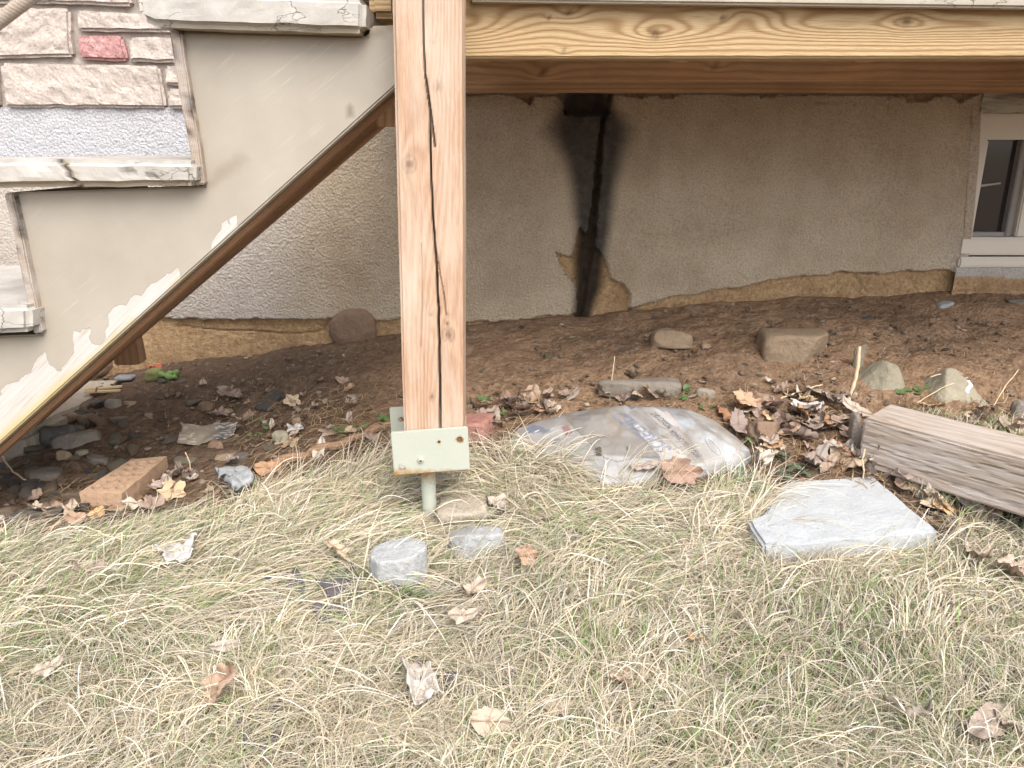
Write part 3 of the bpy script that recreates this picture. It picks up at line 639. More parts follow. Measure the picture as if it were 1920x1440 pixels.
# ------------------------------------------------------------------ deck post on its steel foot
PY0, PY1 = 1.012, 1.094
post = thing('deck_post', (-.11, 1.05, 0), 'cracked weathered square wooden post standing on a pale green steel foot in the grass', 'post')
bx0 = float(onY(757, 815, PY0)[0]); bx1 = float(onY(868, 815, PY0)[0]); tx0 = float(onY(735, 0, PY0)[0]); tx1 = float(onY(865, 0, PY0)[0])
zb0 = float(onY(810, 815, PY0)[2]); ztp = float(onY(810, 0, PY0)[2]); zhi = 1.15
def lean(z): return bx0+(tx0-bx0)*(z-zb0)/(ztp-zb0)
wdp = bx1-bx0
bm = boxbm(0, wdp, PY0, PY1, zb0, zhi); bev(bm, .004, 3); cut(bm, .004, 'z', False); cut(bm, .0011, 'x', False); V, Fc = bm_arr(bm); bm.free()
pf = lambda px, py: (float(onY(px, py, PY0)[0])-lean(float(onY(px, py, PY0)[2])), float(onY(px, py, PY0)[2]))
knp = [(822, 162, 8), (768, 308, 12), (840, 628, 11), (808, 588, 5), (810, 745, 5), (812, 78, 5), (838, 605, 5)]
u, v = V[:, 2], V[:, 0]
g = 110*(v+V[:, 1]*.4)+.7*fbm(u*3, v*12, V[:, 1]*8, 3, 3)*2
g = g+4*np.exp(-((v-.045)/.022)**2)*np.sin(u*5+1)
kk = np.zeros(len(V))
for px, py, s in knp:
    x_, z_ = pf(px, py); s = s*.00072; e = ((u-z_)/(s*3))**2+((v-x_)/(s*1.5))**2; g = g+110*s*1.3*np.exp(-e)
    e2 = ((u-z_)/(s*.7))**2+((v-x_)/(s*.6))**2; kk = np.maximum(kk, .9*np.exp(-e2**2)); kk = np.maximum(kk, .4*np.exp(-((np.sqrt(e2)-1.7)/.3)**2))
fr = V[:, 1] < PY0+.006
c1 = [pf(*p) for p in ((793, -320), (793, 60), (797, 140), (805, 200), (806, 262), (808, 330), (812, 420), (818, 500), (822, 580), (824, 700), (826, 815))]
c2 = [pf(*p) for p in ((799, 150), (808, 215), (815, 275))]
c3 = [pf(*p) for p in ((812, 440), (822, 500), (833, 560), (836, 590))]; c4 = [pf(*p) for p in ((790, 460), (792, 560), (790, 650))]
wv = np.interp(u, [zb0, zb0+.1, zb0+.3, ztp, zhi], [.0030, .0026, .0019, .0019, .0015])
d1 = pdist(v+.0008*fbm(u*50, 0, 0, 8, 3), u, [(a, b) for a, b in c1], False)
ck = sst(1.1, .5, d1/(wv*.75))
ck = np.maximum(ck, .9*sst(.0016, .0006, pdist(v, u, c2, False))); ck = np.maximum(ck, .35*sst(.0014, .0005, pdist(v, u, c3, False))); ck = np.maximum(ck, .15*sst(.0013, .0005, pdist(v+.001*fbm(u*30, 0, 0, 2), u, c4, False)))
ck = ck*fr; V[:, 1] += ck*.007+.0006*fbm(V[:, 0]*200, u*9, 0, 7, 3); V[:, 0] += lean(u)+.001*fbm(u*12, V[:, 1]*30, 0, 17, 3)*np.sign(v-wdp/2)
mk('timber', V, Fc, W_POST, post, attrs={'grain': g, 'knot': kk, 'crack': ck})
def plate(name, pts, y0, y1, holes, rustrow=True):
    V, Fc = bm_arr(prism([tuple(map(float, (onY(a, b, y0)[0], onY(a, b, y0)[2]))) for a, b in pts], y0, y1))
    bm = prism([tuple(map(float, (onY(a, b, y0)[0], onY(a, b, y0)[2]))) for a, b in pts], y0, y1); bev(bm, .0012, 2)
    me = bpy.data.meshes.new('t'); bm.to_mesh(me); o = bpy.data.objects.new('t', me); COL.objects.link(o)
    if holes:
        hv = []
        for (px, py, r) in holes:
            c = onY(px, py, y0); hv.append(tube([(float(c[0]), y0-.01, float(c[2])), (float(c[0]), y1+.01, float(c[2]))], r, 20))
        hm = bpy.data.meshes.new('h'); hV, hF = join(hv); hm.from_pydata(hV, [], hF); b2 = bmesh.new(); b2.from_mesh(hm); bmesh.ops.recalc_face_normals(b2, faces=b2.faces); b2.to_mesh(hm)
        ho = bpy.data.objects.new('h', hm); COL.objects.link(ho); md = o.modifiers.new('b', 'BOOLEAN'); md.object = ho; md.operation = 'DIFFERENCE'; md.solver = 'EXACT'
    dg = bpy.context.evaluated_depsgraph_get(); dg.update(); me2 = bpy.data.meshes.new_from_object(o.evaluated_get(dg))
    bm = bmesh.new(); bm.from_mesh(me2); cut(bm, .004, 'xz'); V, Fc = bm_arr(bm)
    bpy.data.objects.remove(o)
    if holes: bpy.data.objects.remove(ho)
    return V, Fc
hl = [(862, 824, .0042), (823, 829, .0021), (754, 874, .0036)]
V, Fc = plate('f', [(732, 811), (877, 800), (881, 881), (739, 892)], PY0-.008, PY0-.004, hl[:2])
zlow = min(V[:, 2]); rust = sst(zlow+.020, zlow+.001, V[:, 2])*.75
for px, py, r in hl: c = onY(px, py, PY0-.008); rust = np.maximum(rust, .9*sst(r+.003, r, np.hypot(V[:, 0]-float(c[0]), V[:, 2]-float(c[2]))))
rust = np.maximum(rust, .5*np.exp(-((V[:, 0]-float(onY(775, 880, PY0)[0]))/.012)**2)*sst(zlow+.03, zlow, V[:, 2]))
fp = mk('front_plate', V, Fc, METAL, post, attrs={'rust': rust})
V, Fc = plate('b', [(730, 765), (855, 757), (858, 812), (734, 818)], PY1+.003, PY1+.007, [(752, 787, .0045)])
mk('back_plate', V, Fc, METAL, post, attrs={'rust': np.zeros(len(V))})
xp0, xp1 = float(onY(738, 880, PY0)[0]), float(onY(880, 880, PY0)[0])
V, Fc = bm_arr(bev(boxbm(xp0+.002, xp1-.002, PY0-.004, PY1+.003, zb0-.056, zb0-.052), .001)); mk('base_plate', V, Fc, METAL, post, attrs={'rust': np.full(len(V), .5)})
V, Fc = bm_arr(bev(boxbm(bx0-.001, bx1+.001, PY0+.002, PY1-.002, zb0-.052, zb0+.002), .002)); mk('timber_foot', V, Fc, W_POST, post, attrs={'grain': 110*V[:, 0], 'knot': np.zeros(len(V)), 'crack': np.zeros(len(V))})
c = onY(789, 863, PY0-.009); s_ = []
c = [float(a) for a in c]
V, Fc = tube([(c[0], c[1]-.003, c[2]), (c[0], c[1]-.0015, c[2]), (c[0], c[1]+.002, c[2])], [.0028, .0042, .0044], 20); mk('screw', V, Fc, m_plain('zinc_screw', (.75, .72, .62), .35, .6, .05, 30, .8), fp)
V, Fc = tube([(c[0], c[1]-.0036, c[2]), (c[0], c[1]-.0028, c[2])], .0014, 6); mk('screw_socket', V, Fc, DARK, fp)
c = [float(a) for a in onY(754, 874, PY0-.009)]; V, Fc = tube([(c[0], c[1]-.001, c[2]), (c[0], c[1]+.001, c[2])], .0036, 16); mk('rivet', V, Fc, m_plain('grey_rivet', (.36, .37, .33), .6), fp)
PCY = 1.045; zp = float(onY(806, 888, PCY)[2]); xp = float(onY(806, 945, PCY)[0]); rp = .0108
V, Fc = tube([(xp-.001, PCY, zb0-.057), (xp-.001, PCY, zb0-.062), (xp-.001, PCY, zb0-.0625), (xp-.001, PCY, zb0-.10), (xp, PCY, -.02), (xp, PCY, -.05)], [rp*1.3, rp*1.3, rp, rp, rp, rp], 28)
V = np.array(V); mk('pipe', V, Fc, METAL, post, attrs={'rust': sst(zb0-.075, zb0-.058, V[:, 2])}, smooth=False)
# ------------------------------------------------------------------ stones
def ico(sub):
    bm = bmesh.new(); bmesh.ops.create_icosphere(bm, subdivisions=sub, radius=1); r = bm_arr(bm); bm.free(); return r
ICO = {k: ico(k) for k in (2, 3, 4, 5)}
def rock_mesh(sx, sy, sz, seed, boxy=.35, facets=7, rough=.06, sub=4, taper=0., shear=0.):
    V, Fc = ICO[sub]; V = V.copy(); rs = np.random.RandomState(seed)
    p = 2+boxy*8; r = (np.abs(V)**p).sum(1)**(-1/p); V = V*r[:, None]
    for i in range(facets):
        n = rs.normal(size=3); n /= np.linalg.norm(n); d = rs.uniform(.62, .9); k = V@n-d; V -= np.clip(k, 0, None)[:, None]*n*.93
    V[:, :2] *= (1-taper*(V[:, 2]+.3))[:, None]; V[:, 0] += shear*(V[:, 2]+.5)
    n = (.16 if boxy < .9 else .06)*fbm(V[:, 0]*1.1+seed, V[:, 1]*1.1, V[:, 2]*1.1, seed, 2)+rough*fbm(V[:, 0]*4+seed, V[:, 1]*4, V[:, 2]*4, seed+3, 4)
    V = V*(1+n)[:, None]
    V -= (V.max(0)+V.min(0))/2; V = V/(V.max(0)-V.min(0))*np.array([sx, sy, sz]); return V, Fc
def rock(name, px, py, wpx, hpx, mat, label, cat='rock', seed=1, depth_=None, rz=0, ry=0, rx=0, sink=.25, boxy=.35, facets=7, rough=.06, sub=4, group=None, taper=0., shear=0.):
    """px, py: middle of its visible foot; wpx, hpx: how wide and how tall it looks"""
    X, Y, Z = ground(px, py); s = depth(X, Y, Z)/F
    w_ = wpx*s; dp = depth_ if depth_ else .6*w_; hz = hpx*s*.8
    V0, Fc = rock_mesh(1, 1, 1, seed, boxy, facets, rough, sub, taper, shear)
    Rm = np.array(Matrix.Rotation(rz, 3, 'Z') @ Matrix.Rotation(ry, 3, 'Y') @ Matrix.Rotation(rx, 3, 'X')).T
    for it in range(5):
        V = (V0*np.array([w_, dp, hz/(1-sink)]))@Rm; V[:, 2] += -V[:, 2].min()-hz*sink/(1-sink)
        up = V[:, 2] > -.002; ax_, ay_ = toPx(V[up, 0]+X, V[up, 1]+Y+dp*.42, V[up, 2]+Z)
        w_ *= wpx/(ax_.max()-ax_.min()); hz *= np.clip(hpx/max(4, py-ay_.min()), .6, 1.6)
        if not depth_: dp = .6*w_
    o = mk(name, V, Fc, mat, None, (X, Y+dp*.42, Z-.002), local=True, smooth=True)
    return tag(o, label, cat, group)
rock('round_stone', 660, 642, 90, 68, ROCK_BROWN, 'round brown stone leaning upright against the foundation wall left of the post', seed=3, depth_=.05, boxy=.03, facets=1, sink=.2, rough=.03)
rock('fieldstone', 1262, 657, 80, 44, ROCK_TAN, 'small rounded tan stone on bare soil under the middle of the deck', seed=9, boxy=.25, facets=4, rough=.03, sink=.12)
rock('block_stone', 1497, 681, 140, 68, ROCK_TAN, 'squared tan stone block with a chipped right corner on bare soil', seed=24, depth_=.085, boxy=1.6, facets=1, rough=.03, sink=.12, rz=R(-4))
rock('fieldstone', 1656, 735, 104, 62, ROCK_OLIVE, 'olive grey fieldstone beside the upright dead stick', seed=31, depth_=.08, boxy=.12, facets=9, sink=.3, rough=.035, taper=.35, shear=.28)
rm = rock('fieldstone', 1822, 768, 150, 80, ROCK_OLIVE, 'large grey fieldstone with a white paint squiggle behind the timber', seed=38, depth_=.12, boxy=.12, facets=9, sink=.3, rough=.035, taper=.5, shear=-.12)
rock('fieldstone', 1925, 790, 60, 42, ROCK_GREY, 'blue grey stone at the right edge beside the painted rock', seed=5, boxy=.2)
rock('log_stone', 1200, 741, 160, 36, ROCK_GREY, 'long low greyish stone lying behind the plastic bag', seed=44, depth_=.05, boxy=.4, facets=3, rough=.03, rz=R(-3), sink=.25)
rock('brick', 882, 828, 88, 56, BRICKRED, 'broken reddish brick behind the steel foot of the post', 'brick', seed=51, depth_=.075, boxy=1.3, facets=2, rough=.03, rz=R(-12), sink=.1)
rock('rubble_stone', 866, 997, 98, 74, CONCB, 'buff concrete lump directly right of the post pipe', seed=62, depth_=.075, boxy=.8, facets=4, sink=.1, rough=.05)
rock('concrete_lump', 890, 1056, 108, 74, CONCW, 'white broken concrete lump front right of the post pipe', 'concrete lump', seed=73, depth_=.07, boxy=1.6, facets=5, sink=.05, rough=.09, rz=R(10))
rock('rubble_stone', 905, 945, 34, 20, ROCK_GREY, 'small grey stone tucked between buff lump and curled leaves', seed=75)
# round capped concrete cylinder front left of the pipe
X, Y, Z = ground(742, 1122); s = depth(X, Y, Z)/F; r = 50*s
n = 48; prof = [(0, .052), (r*.5, .0522), (r*.9, .0515), (r*.985, .050), (r, .0485), (r*1.005, .046), (r*1.01, .03), (r*1.02, .01), (r*1.02, -.03)]
V = []; Fc = []
for i, (rr, zz) in enumerate(prof):
    for k in range(n): t = 2*math.pi*k/n; q = 1+.07*math.sin(2*t+1)+.03*math.sin(5*t)+.025*math.sin(9*t+2); V.append((rr*q*math.cos(t), rr*q*math.sin(t), zz))
V = np.array(V)
for i in range(len(prof)-1):
    for k in range(n): Fc.append((i*n+k, (i+1)*n+k, (i+1)*n+(k+1) % n, i*n+(k+1) % n))
V[:, 2] += .002*fbm(V[:, 0]*60, V[:, 1]*60, V[:, 2]*50, 4, 3); V[:, 0] += .0015*fbm(V[:, 2]*90, V[:, 1]*60, V[:, 0]*50, 4, 3)
V[:, 2] += V[:, 0]*.10*(V[:, 2] > 0)
tag(mk('concrete_stub', V, Fc, CONCW, None, (X, Y+r, Z), local=True), 'round pale concrete stub half buried in grass left of the pipe', 'concrete stub')
# white squiggle on the large fieldstone: a part lying on its face
def ray_on(o, px, py, off=.0012):
    d = ray(px, py); d = Vector((float(d[0]), float(d[1]), float(d[2]))).normalized()
    mi = o.matrix_world.inverted() if False else Matrix.Translation(-o.location)
    ok, loc, nrm, idx = o.ray_cast(mi @ Vector((0, 0, CZ)), d)
    return (loc+o.location+nrm*off, nrm) if ok else (None, None)
bpy.context.view_layer.update()
pts = []
for px, py in ((1815, 714), (1822, 711), (1826, 716), (1820, 723), (1814, 729), (1812, 734), (1815, 737)):
    q, nr = ray_on(rm, px, py, .0)
    if q is not None: pts.append(q)
if len(pts) > 3:
    V, Fc = tube(pts, [.003, .0042, .0042, .0036, .003, .0028, .0026], 8); o = mk('paint_mark', V, Fc, m_plain('white_paint', (.75, .75, .74), .6), rm)
# ------------------------------------------------------------------ hollow brick at the left
def slab_px(name, top_px, zt, h, mat, label, cat, bevw=.003, noise=.0015, seed=1, holes=None, base=None, attrs=None):
    P = [tuple(map(float, onZ(a, b, zt)[:2])) for a, b in top_px]; cx = sum(p[0] for p in P)/len(P); cy = sum(p[1] for p in P)/len(P)
    bm = slabz(P, zt-h, zt)
    if not holes: bev(bm, bevw, 2)
    if holes:
        me = bpy.data.meshes.new('t'); bm.to_mesh(me); o = bpy.data.objects.new('t', me); COL.objects.link(o)
        hv = [tube([(hx, hy, zt-h-.01), (hx, hy, zt+.01)], hr, 16) for hx, hy, hr in holes(P)]
        hm = bpy.data.meshes.new('h'); hV, hF = join(hv); hm.from_pydata(hV, [], hF); b2 = bmesh.new(); b2.from_mesh(hm); bmesh.ops.recalc_face_normals(b2, faces=b2.faces); b2.to_mesh(hm)
        ho = bpy.data.objects.new('h', hm); COL.objects.link(ho); md = o.modifiers.new('b', 'BOOLEAN'); md.object = ho; md.operation = 'DIFFERENCE'; md.solver = 'EXACT'
        dg = bpy.context.evaluated_depsgraph_get(); dg.update(); bm = bmesh.new(); bm.from_mesh(bpy.data.meshes.new_from_object(o.evaluated_get(dg)));  bpy.data.objects.remove(o); bpy.data.objects.remove(ho)
    cut(bm, .007, 'xyz'); V, Fc = bm_arr(bm)
    V[:, 2] += noise*fbm(V[:, 0]*30, V[:, 1]*30, V[:, 2]*30, seed, 3); V[:, 0] += noise*1.5*fbm(V[:, 0]*25, V[:, 1]*25, V[:, 2]*25, seed+4, 3); V[:, 1] += noise*1.5*fbm(V[:, 0]*25, V[:, 1]*25, V[:, 2]*25, seed+8, 3)
    o = mk(name, V, Fc, mat, None, (cx, cy, zt-h)); tag(o, label, cat); return o
def bholes(P):
    a, b, c, d = [np.array(p) for p in P]; r = []
    for i in range(5):
        for j in range(3 if i % 2 == 0 else 2):
            u = (i+.5)/5*.86+.07; v = (.22, .5, .78)[j] if i % 2 == 0 else (.36, .64)[j]
            q = a*(1-u)*(1-v)+b*u*(1-v)+c*u*v+d*(1-u)*v; r.append((q[0], q[1], np.linalg.norm(d-a)*.12))
    return r
g0 = ground(190, 940)
slab_px('hollow_brick', [(149, 923), (246, 861), (313, 855), (228, 926)], g0[2]+.036, .042, BRICK, 'orange hollow brick with rows of round holes lying by the rubble', 'brick', .003, .0015, 3, bholes)
# ------------------------------------------------------------------ paving slab
slab_px('paving_slab', [(1470, 906), (1490, 902), (1637, 892), (1672, 920), (1705, 949), (1759, 993), (1600, 1007), (1431, 1022), (1412, 990), (1405, 974), (1436, 962), (1448, 938)], zg(.45, 1.05)+.024, .036, CONC, 'pale grey concrete paving slab with a nibbled left corner on the grass', 'paving slab', .004, .0022, 8)
# ------------------------------------------------------------------ timber at the right
zt = .078+float(ground(1617, 858)[2])
A = onZ(1619, 783, zt); B = onZ(1921, 862, zt); Cc = onZ(1668, 756, zt)
A, B, Cc = [np.array([float(q[0]), float(q[1])]) for q in (A, B, Cc)]
d = (B-A)/np.linalg.norm(B-A); nrm = np.array([-d[1], d[0]]); wdt_ = abs(np.dot(Cc-A, nrm)); offs = float(np.dot(Cc-A, d))
L_ = 1.2; bm = bmesh.new()
bm = boxbm(0, L_, 0, wdt_, -.004, .080)
for v_ in bm.verts:
    if v_.co.x < .01 and v_.co.y > .01: v_.co.x += offs
bev(bm, .004, 2); cut(bm, .008, 'x'); cut(bm, .0028, 'z', False); cut(bm, .010, 'y', False)
tm = thing('timber', (float(A[0]), float(A[1]), zt-.080), 'weathered grey square timber lying on the ground at the right', 'timber', None, math.atan2(d[1], d[0]))
V, Fc = bm_arr(bm); bm.free()
g = 60*(V[:, 2]+V[:, 0]*.06)+50*V[:, 1]+5.0*fbm(V[:, 0]*3, V[:, 2]*8, V[:, 1]*8, 4, 3)
fk = fbm(V[:, 0]*4, (V[:, 2]+V[:, 0]*.06)*320, V[:, 1]*120, 14, 3); ck = sst(.25, .45, fk)*.5*(V[:, 1] < .004)+sst(.40, .5, fk)*.35*(V[:, 1] >= .004)
V2 = V.copy(); V2[:, 1] += ck*.003+.0012*fbm(V[:, 0]*6, V[:, 2]*150, 0, 9, 3); V2[:, 2] += .0012*fbm(V[:, 0]*8, V[:, 1]*120, 0, 19, 3)
mk('beam', V2, Fc, W_LOG, tm, local=True, attrs={'grain': g, 'knot': np.zeros(len(V)), 'crack': ck*.8})
# ------------------------------------------------------------------ sticks and stakes
def stick(name, pxs, rad, label, cat='stick', lift=.006, mat=None, noise=.002, taper=.7, up=None, group=None, seed=1):
    """pxs: photo pixels along it; it lies on the ground, or up = list of heights"""
    P = []
    for i, (a, b) in enumerate(pxs):
        if up is None: g = ground(a, b); P.append([g[0], g[1], g[2]+lift])
        else:
            if i == 0: g = ground(a, b); y0 = g[1]; P.append([g[0], g[1], g[2]-.01])
            else: q = onY(a, b, y0+up*i); P.append([float(q[0]), float(q[1]), float(q[2])])
    Q = []
    for i in range(len(P)-1):
        for k in range(6):
            t = k/6; Q.append([P[i][j]*(1-t)+P[i+1][j]*t for j in range(3)])
    Q.append(P[-1]); Q = np.array(Q); ar = np.arange(len(Q))*.7
    Q[:, 0] += noise*vn(ar, seed); Q[:, 2] += noise*vn(ar, seed+20, 3)
    rr = rad*(1-(1-taper)*np.linspace(0, 1, len(Q)))*(1+.18*vn(ar*1.7, seed+7))
    V, Fc = tube([tuple(q) for q in Q], list(rr), 8); V = np.array(V)
    o = mk(name, V, Fc, mat or W_STICK, None, (P[0][0], P[0][1], P[0][2]), attrs={'grain': 200*V[:, 2], 'knot': np.zeros(len(V)), 'crack': np.zeros(len(V))}, smooth=True)
    return tag(o, label, cat, group)
PALESTICK = m_plain('pale_dry_stalk', (.62, .49, .33), .7, .3, .2, 80)
stick('branch', [(478, 886), (560, 862), (640, 838), (700, 812), (752, 795)], .0085, 'thick bare branch lying along the edge of the grass', 'branch', .006, None, .004, .8, seed=3)
stick('stake', [(1584, 762), (1598, 730), (1606, 706), (1612, 650)], .0036, 'pale dead stick standing upright in the soil by olive stone', 'stick', 0, PALESTICK, .0015, .8, up=.004)
stick('stalk', [(1143, 742), (1148, 705), (1153, 668)], .0011, 'thin dry stalk standing behind the plastic bag', 'stalk', 0, PALESTICK, .001, .7, up=.003)
stick('twig', [(1460, 756), (1500, 742), (1543, 728)], .0018, 'thin forked twig lying on leaf litter beyond the bag', 'twig', .008, PALESTICK, .002)
stick('stalk', [(1905, 720), (1880, 752), (1858, 790)], .0011, 'thin bent stalk leaning over the timber back edge', 'stalk', .03, PALESTICK, .001)
stick('twig', [(0, 850), (14, 885), (30, 905), (52, 920)], .0018, 'curved pale twig at the left edge among rubble', 'twig', .02, PALESTICK, .002)
stick('stalk', [(358, 895), (356, 868), (348, 848)], .0011, 'knobbly upright stalk beside the hollow brick', 'stalk', 0, PALESTICK, .001, .8, up=.002)
stick('root', [(1805, 600), (1812, 575), (1803, 548)], .0012, 'thin dark root dangling near the window sill', 'root', .01, W_STICK, .003)
stick('stalk', [(1617, 905), (1620, 885), (1617, 862), (1622, 842)], .0014, 'pale stalk standing at the near end of the timber', 'stalk', 0, PALESTICK, .001, .8, up=.003)
stick('twig', [(1810, 735), (1760, 757), (1715, 785)], .001, 'long straw lying across the painted fieldstone foot', 'twig', .03, PALESTICK, .001)
stick('stalk', [(1740, 735), (1786, 722), (1800, 730)], .0011, 'bent straw arching beside the painted fieldstone', 'stalk', .03, PALESTICK, .001)
# small rock with stick: a thin shard standing behind the stick
def shard(name, pxs, Y, th, mat, label, cat, seed=1):
    P = [tuple(map(float, (onY(a, b, Y)[0], onY(a, b, Y)[2]))) for a, b in pxs]; bm = prism(P, Y, Y+th); bev(bm, th*.25, 2); cut(bm, .006, 'xz'); V, Fc = bm_arr(bm)
    V[:, 1] += .003*fbm(V[:, 0]*40, V[:, 2]*40, 0, seed, 3); o = mk(name, V, Fc, mat, None, (P[0][0], Y, P[0][1]), smooth=False); return tag(o, label, cat)
g = ground(1612, 690); shard('stone_shard', [(1600, 690), (1605, 656), (1628, 644), (1618, 690)], g[1], .008, ROCK_OLIVE, 'thin pointed stone shard standing behind the pale stick', 'stone', 5)
# clothes peg
g = ground(195, 742); peg = thing('clothes_peg', (g[0], g[1], g[2]+.012), 'pale wooden clothes peg lying open on dark rubble', 'clothes peg', None, R(14))
for sgn, tz in ((1, .10), (-1, -.05)):
    bm = boxbm(-.038, .038, -.0045, .0045, -.0025, .0025); bev(bm, .0012)
    V, Fc = bm_arr(bm); an = .09*sgn; V = V@np.array(Matrix.Rotation(an, 3, 'Z')).T; V[:, 1] += sgn*.006; V[:, 2] += .004*(sgn > 0); mk('jaw', V, Fc, W_PEG, peg, local=True)
V, Fc = tube([(-.012, -.012, .002), (-.012, .0, .008), (-.012, .012, .004)], .0012, 6); mk('spring', V, Fc, m_plain('rusty_spring', (.12, .07, .05), .6), peg, local=True)
# toy pieces and red scraps
def lump(name, px, py, w, h, d, mat, label, cat, seed, boxy=.2, facets=0, rough=.04, rz=0):
    X, Y, Z = ground(px, py); V, Fc = rock_mesh(w, d, h, seed, boxy, facets, rough, 4); V = V@np.array(Matrix.Rotation(rz, 3, 'Z')).T; V[:, 2] += h*.36
    return tag(mk(name, V, Fc, mat, None, (X, Y, Z), local=True, smooth=True), label, cat)
lump('foam_ball', 290, 712, .036, .032, .034, m_plain('dirty_green', (.22, .24, .10), .8, .2, .3, 40), 'dirty olive green ball beside bright green toy', 'ball', 3)
X, Y, Z = ground(318, 712); pts = [(X+.018*math.cos(t), Y+.010*math.sin(t), Z+.012+.003*math.sin(2*t)) for t in np.linspace(.4, 5.9, 26)]
V, Fc = tube(pts, [.006+.0018*math.sin(k*1.3) for k in range(26)], 12); tag(mk('plastic_toy', V, Fc, m_plain('bright_green_plastic', (.20, .32, .10), .6, .3, .2, 40), None, (X, Y, Z), smooth=True), 'bright green curled plastic toy piece in the dark rubble', 'plastic toy')
for i, (px, py, w_, lb) in enumerate(((297, 689, .018, 'larger red brick chip at wall base behind green toy'), (281, 692, .010, 'smaller red brick chip beside larger chip at wall base'))):
    lump('brick_chip', px, py, w_, .012, .010, m_plain('red_chip', (.50, .14, .08), .7), lb, 'brick chip', 12+i, 1.0, 3)
lump('flat_slate', 235, 710, .045, .008, .03, m_plain('blue_slate', (.22, .23, .25), .5), 'flat bluish slate chip below the wooden prop', 'slate', 8, .6, 3)
# rubble along the left wall: big stones and the low footing under the stairs
q = [ground(-40, 905), ground(255, 700), ground(250, 688), ground(120, 700)]
ft = [tuple(map(float, a[:2])) for a in (ground(-60, 890), ground(60, 850), ground(122, 800))]
fx = slabz([(ft[0][0]-.35, ft[0][1]-.02), (ft[0][0], ft[0][1]), ft[1], ft[2], (-.92, WY-.05), (-1.9, WY-.05)], -.3, .02); bev(fx, .01, 2); cut(fx, .015, 'xyz'); V, Fc = bm_arr(fx)
n_ = .008*fbm(V[:, 0]*9, V[:, 1]*9, V[:, 2]*9, 6, 4); V[:, 0] += n_; V[:, 1] += n_; V[:, 2] += .010*fbm(V[:, 0]*8, V[:, 1]*8, 0, 7, 3)
tag(mk('concrete_footing', V, Fc, CONCB, None, (ft[1][0], ft[1][1], -.05), smooth=False), 'low rough concrete footing under the foot of the stairs', 'footing')
for i, a in enumerate([
    (150, 700, 80, 62, ROCK_BROWN, 'large brown stone block against footing behind the clothes peg', .09, .9, 4), (196, 704, 60, 60, ROCK_BROWN, 'tall brown stone leaning by the wooden prop', .05, .6, 5),
    (128, 738, 52, 50, ROCK_BROWN, 'mid brown stone behind the red straw by the footing', .06, .7, 4), (95, 838, 90, 42, ROCK_SLATE, 'dark flat stone at the foot of the concrete footing', None, .5, 5),
    (135, 848, 96, 46, ROCK_GREY, 'long light grey stone in the left rubble', .05, .5, 5), (112, 842, 60, 48, ROCK_SLATE, 'slate coloured rounded stone behind long grey stone', .05, .2, 4),
    (120, 872, 32, 30, ROCK_TAN, 'squarish tan stone below the long grey stone', None, .6, 4), (174, 872, 48, 24, ROCK_GREY, 'wedge shaped grey stone right of squarish tan stone', None, .4, 6),
    (150, 862, 34, 22, ROCK_OLIVE, 'small olive stone under the long grey stone', None, .4, 4), (70, 905, 80, 32, ROCK_GREY, 'wide grey stone at the left of the hollow brick', None, .4, 6),
    (210, 768, 36, 22, ROCK_GREY, 'smooth grey stone below the clothes peg', None, .1, 3), (242, 762, 28, 12, ROCK_TAN, 'flat tan chip right of smooth grey stone', None, .4, 4),
    (125, 796, 52, 22, ROCK_BROWN, 'brown wedge stone with pointed right end in rubble', None, .3, 6), (278, 786, 18, 14, ROCK_TAN, 'small tan cube stone on dark soil', None, .6, 4),
    (415, 832, 56, 22, ROCK_TAN, 'tan stone with straw on top below shingle piece', None, .2, 3), (403, 850, 36, 28, ROCK_BROWN, 'rounded brown stone in front of shingle piece', None, .5, 4),
    (424, 870, 52, 24, ROCK_TAN, 'oval tan stone near the branch end', None, .2, 4), (385, 768, 36, 18, ROCK_BROWN, 'brown stone on dark soil above shingle piece', None, .4, 5),
    (420, 776, 30, 12, ROCK_TAN, 'flat sandy chip above the shingle piece', None, .4, 5), (545, 758, 22, 12, ROCK_TAN, 'small tan chip on dark soil left of the post', None, .6, 4),
    (430, 803, 40, 14, ROCK_BROWN, 'reddish flat stone above the shingle piece', None, .5, 5), (525, 832, 34, 28, ROCK_OLIVE, 'round mossy stone in straw above the branch', None, .2, 3),
    (556, 800, 20, 20, ROCK_TAN, 'pointed tan chip above the white rag', None, .4, 6), (1300, 585, 34, 16, ROCK_BROWN, 'small brown stone at the wall base under deck', None, .3, 4),
    (1325, 652, 20, 10, ROCK_TAN, 'small flat chip right of rounded tan stone', None, .5, 4), (1776, 580, 40, 18, CONC, 'pale chip below the window corner', None, .5, 6),
    (1912, 572, 44, 14, ROCK_GREY, 'flat blue grey chip at right edge below the window', None, .5, 5), (1535, 566, 14, 8, ROCK_GREY, 'tiny grey chip at wall base above the block stone', None, .4, 4),
    (887, 622, 22, 10, ROCK_BROWN, 'small stone at wall base right of the post', None, .3, 4), (1080, 636, 26, 8, CONCB, 'flat pale chip on soil below the sooty crack', None, .4, 4),
    (1325, 748, 38, 24, CONCB, 'flat buff stone just beyond the plastic bag corner', None, .3, 4), (1440, 830, 66, 44, ROCK_BROWN, 'mud covered clod of earth among the leaves', None, .2, 3),
    (640, 906, 22, 14, ROCK_BROWN, 'brown stone at grass edge left of the post', None, .4, 4), (520, 902, 60, 20, ROCK_BROWN, 'flat brown stone under the near end of the branch', None, .5, 4)]):
    px, py, w_, h_, mt, lb, dp, bx, fc = a
    rock('rubble_stone', px, py, w_, h_, mt, lb, 'stone', seed=100+i*7, depth_=dp, boxy=bx, facets=fc, rz=R((i*37) % 50-25), sink=.2, rough=.05, sub=3)
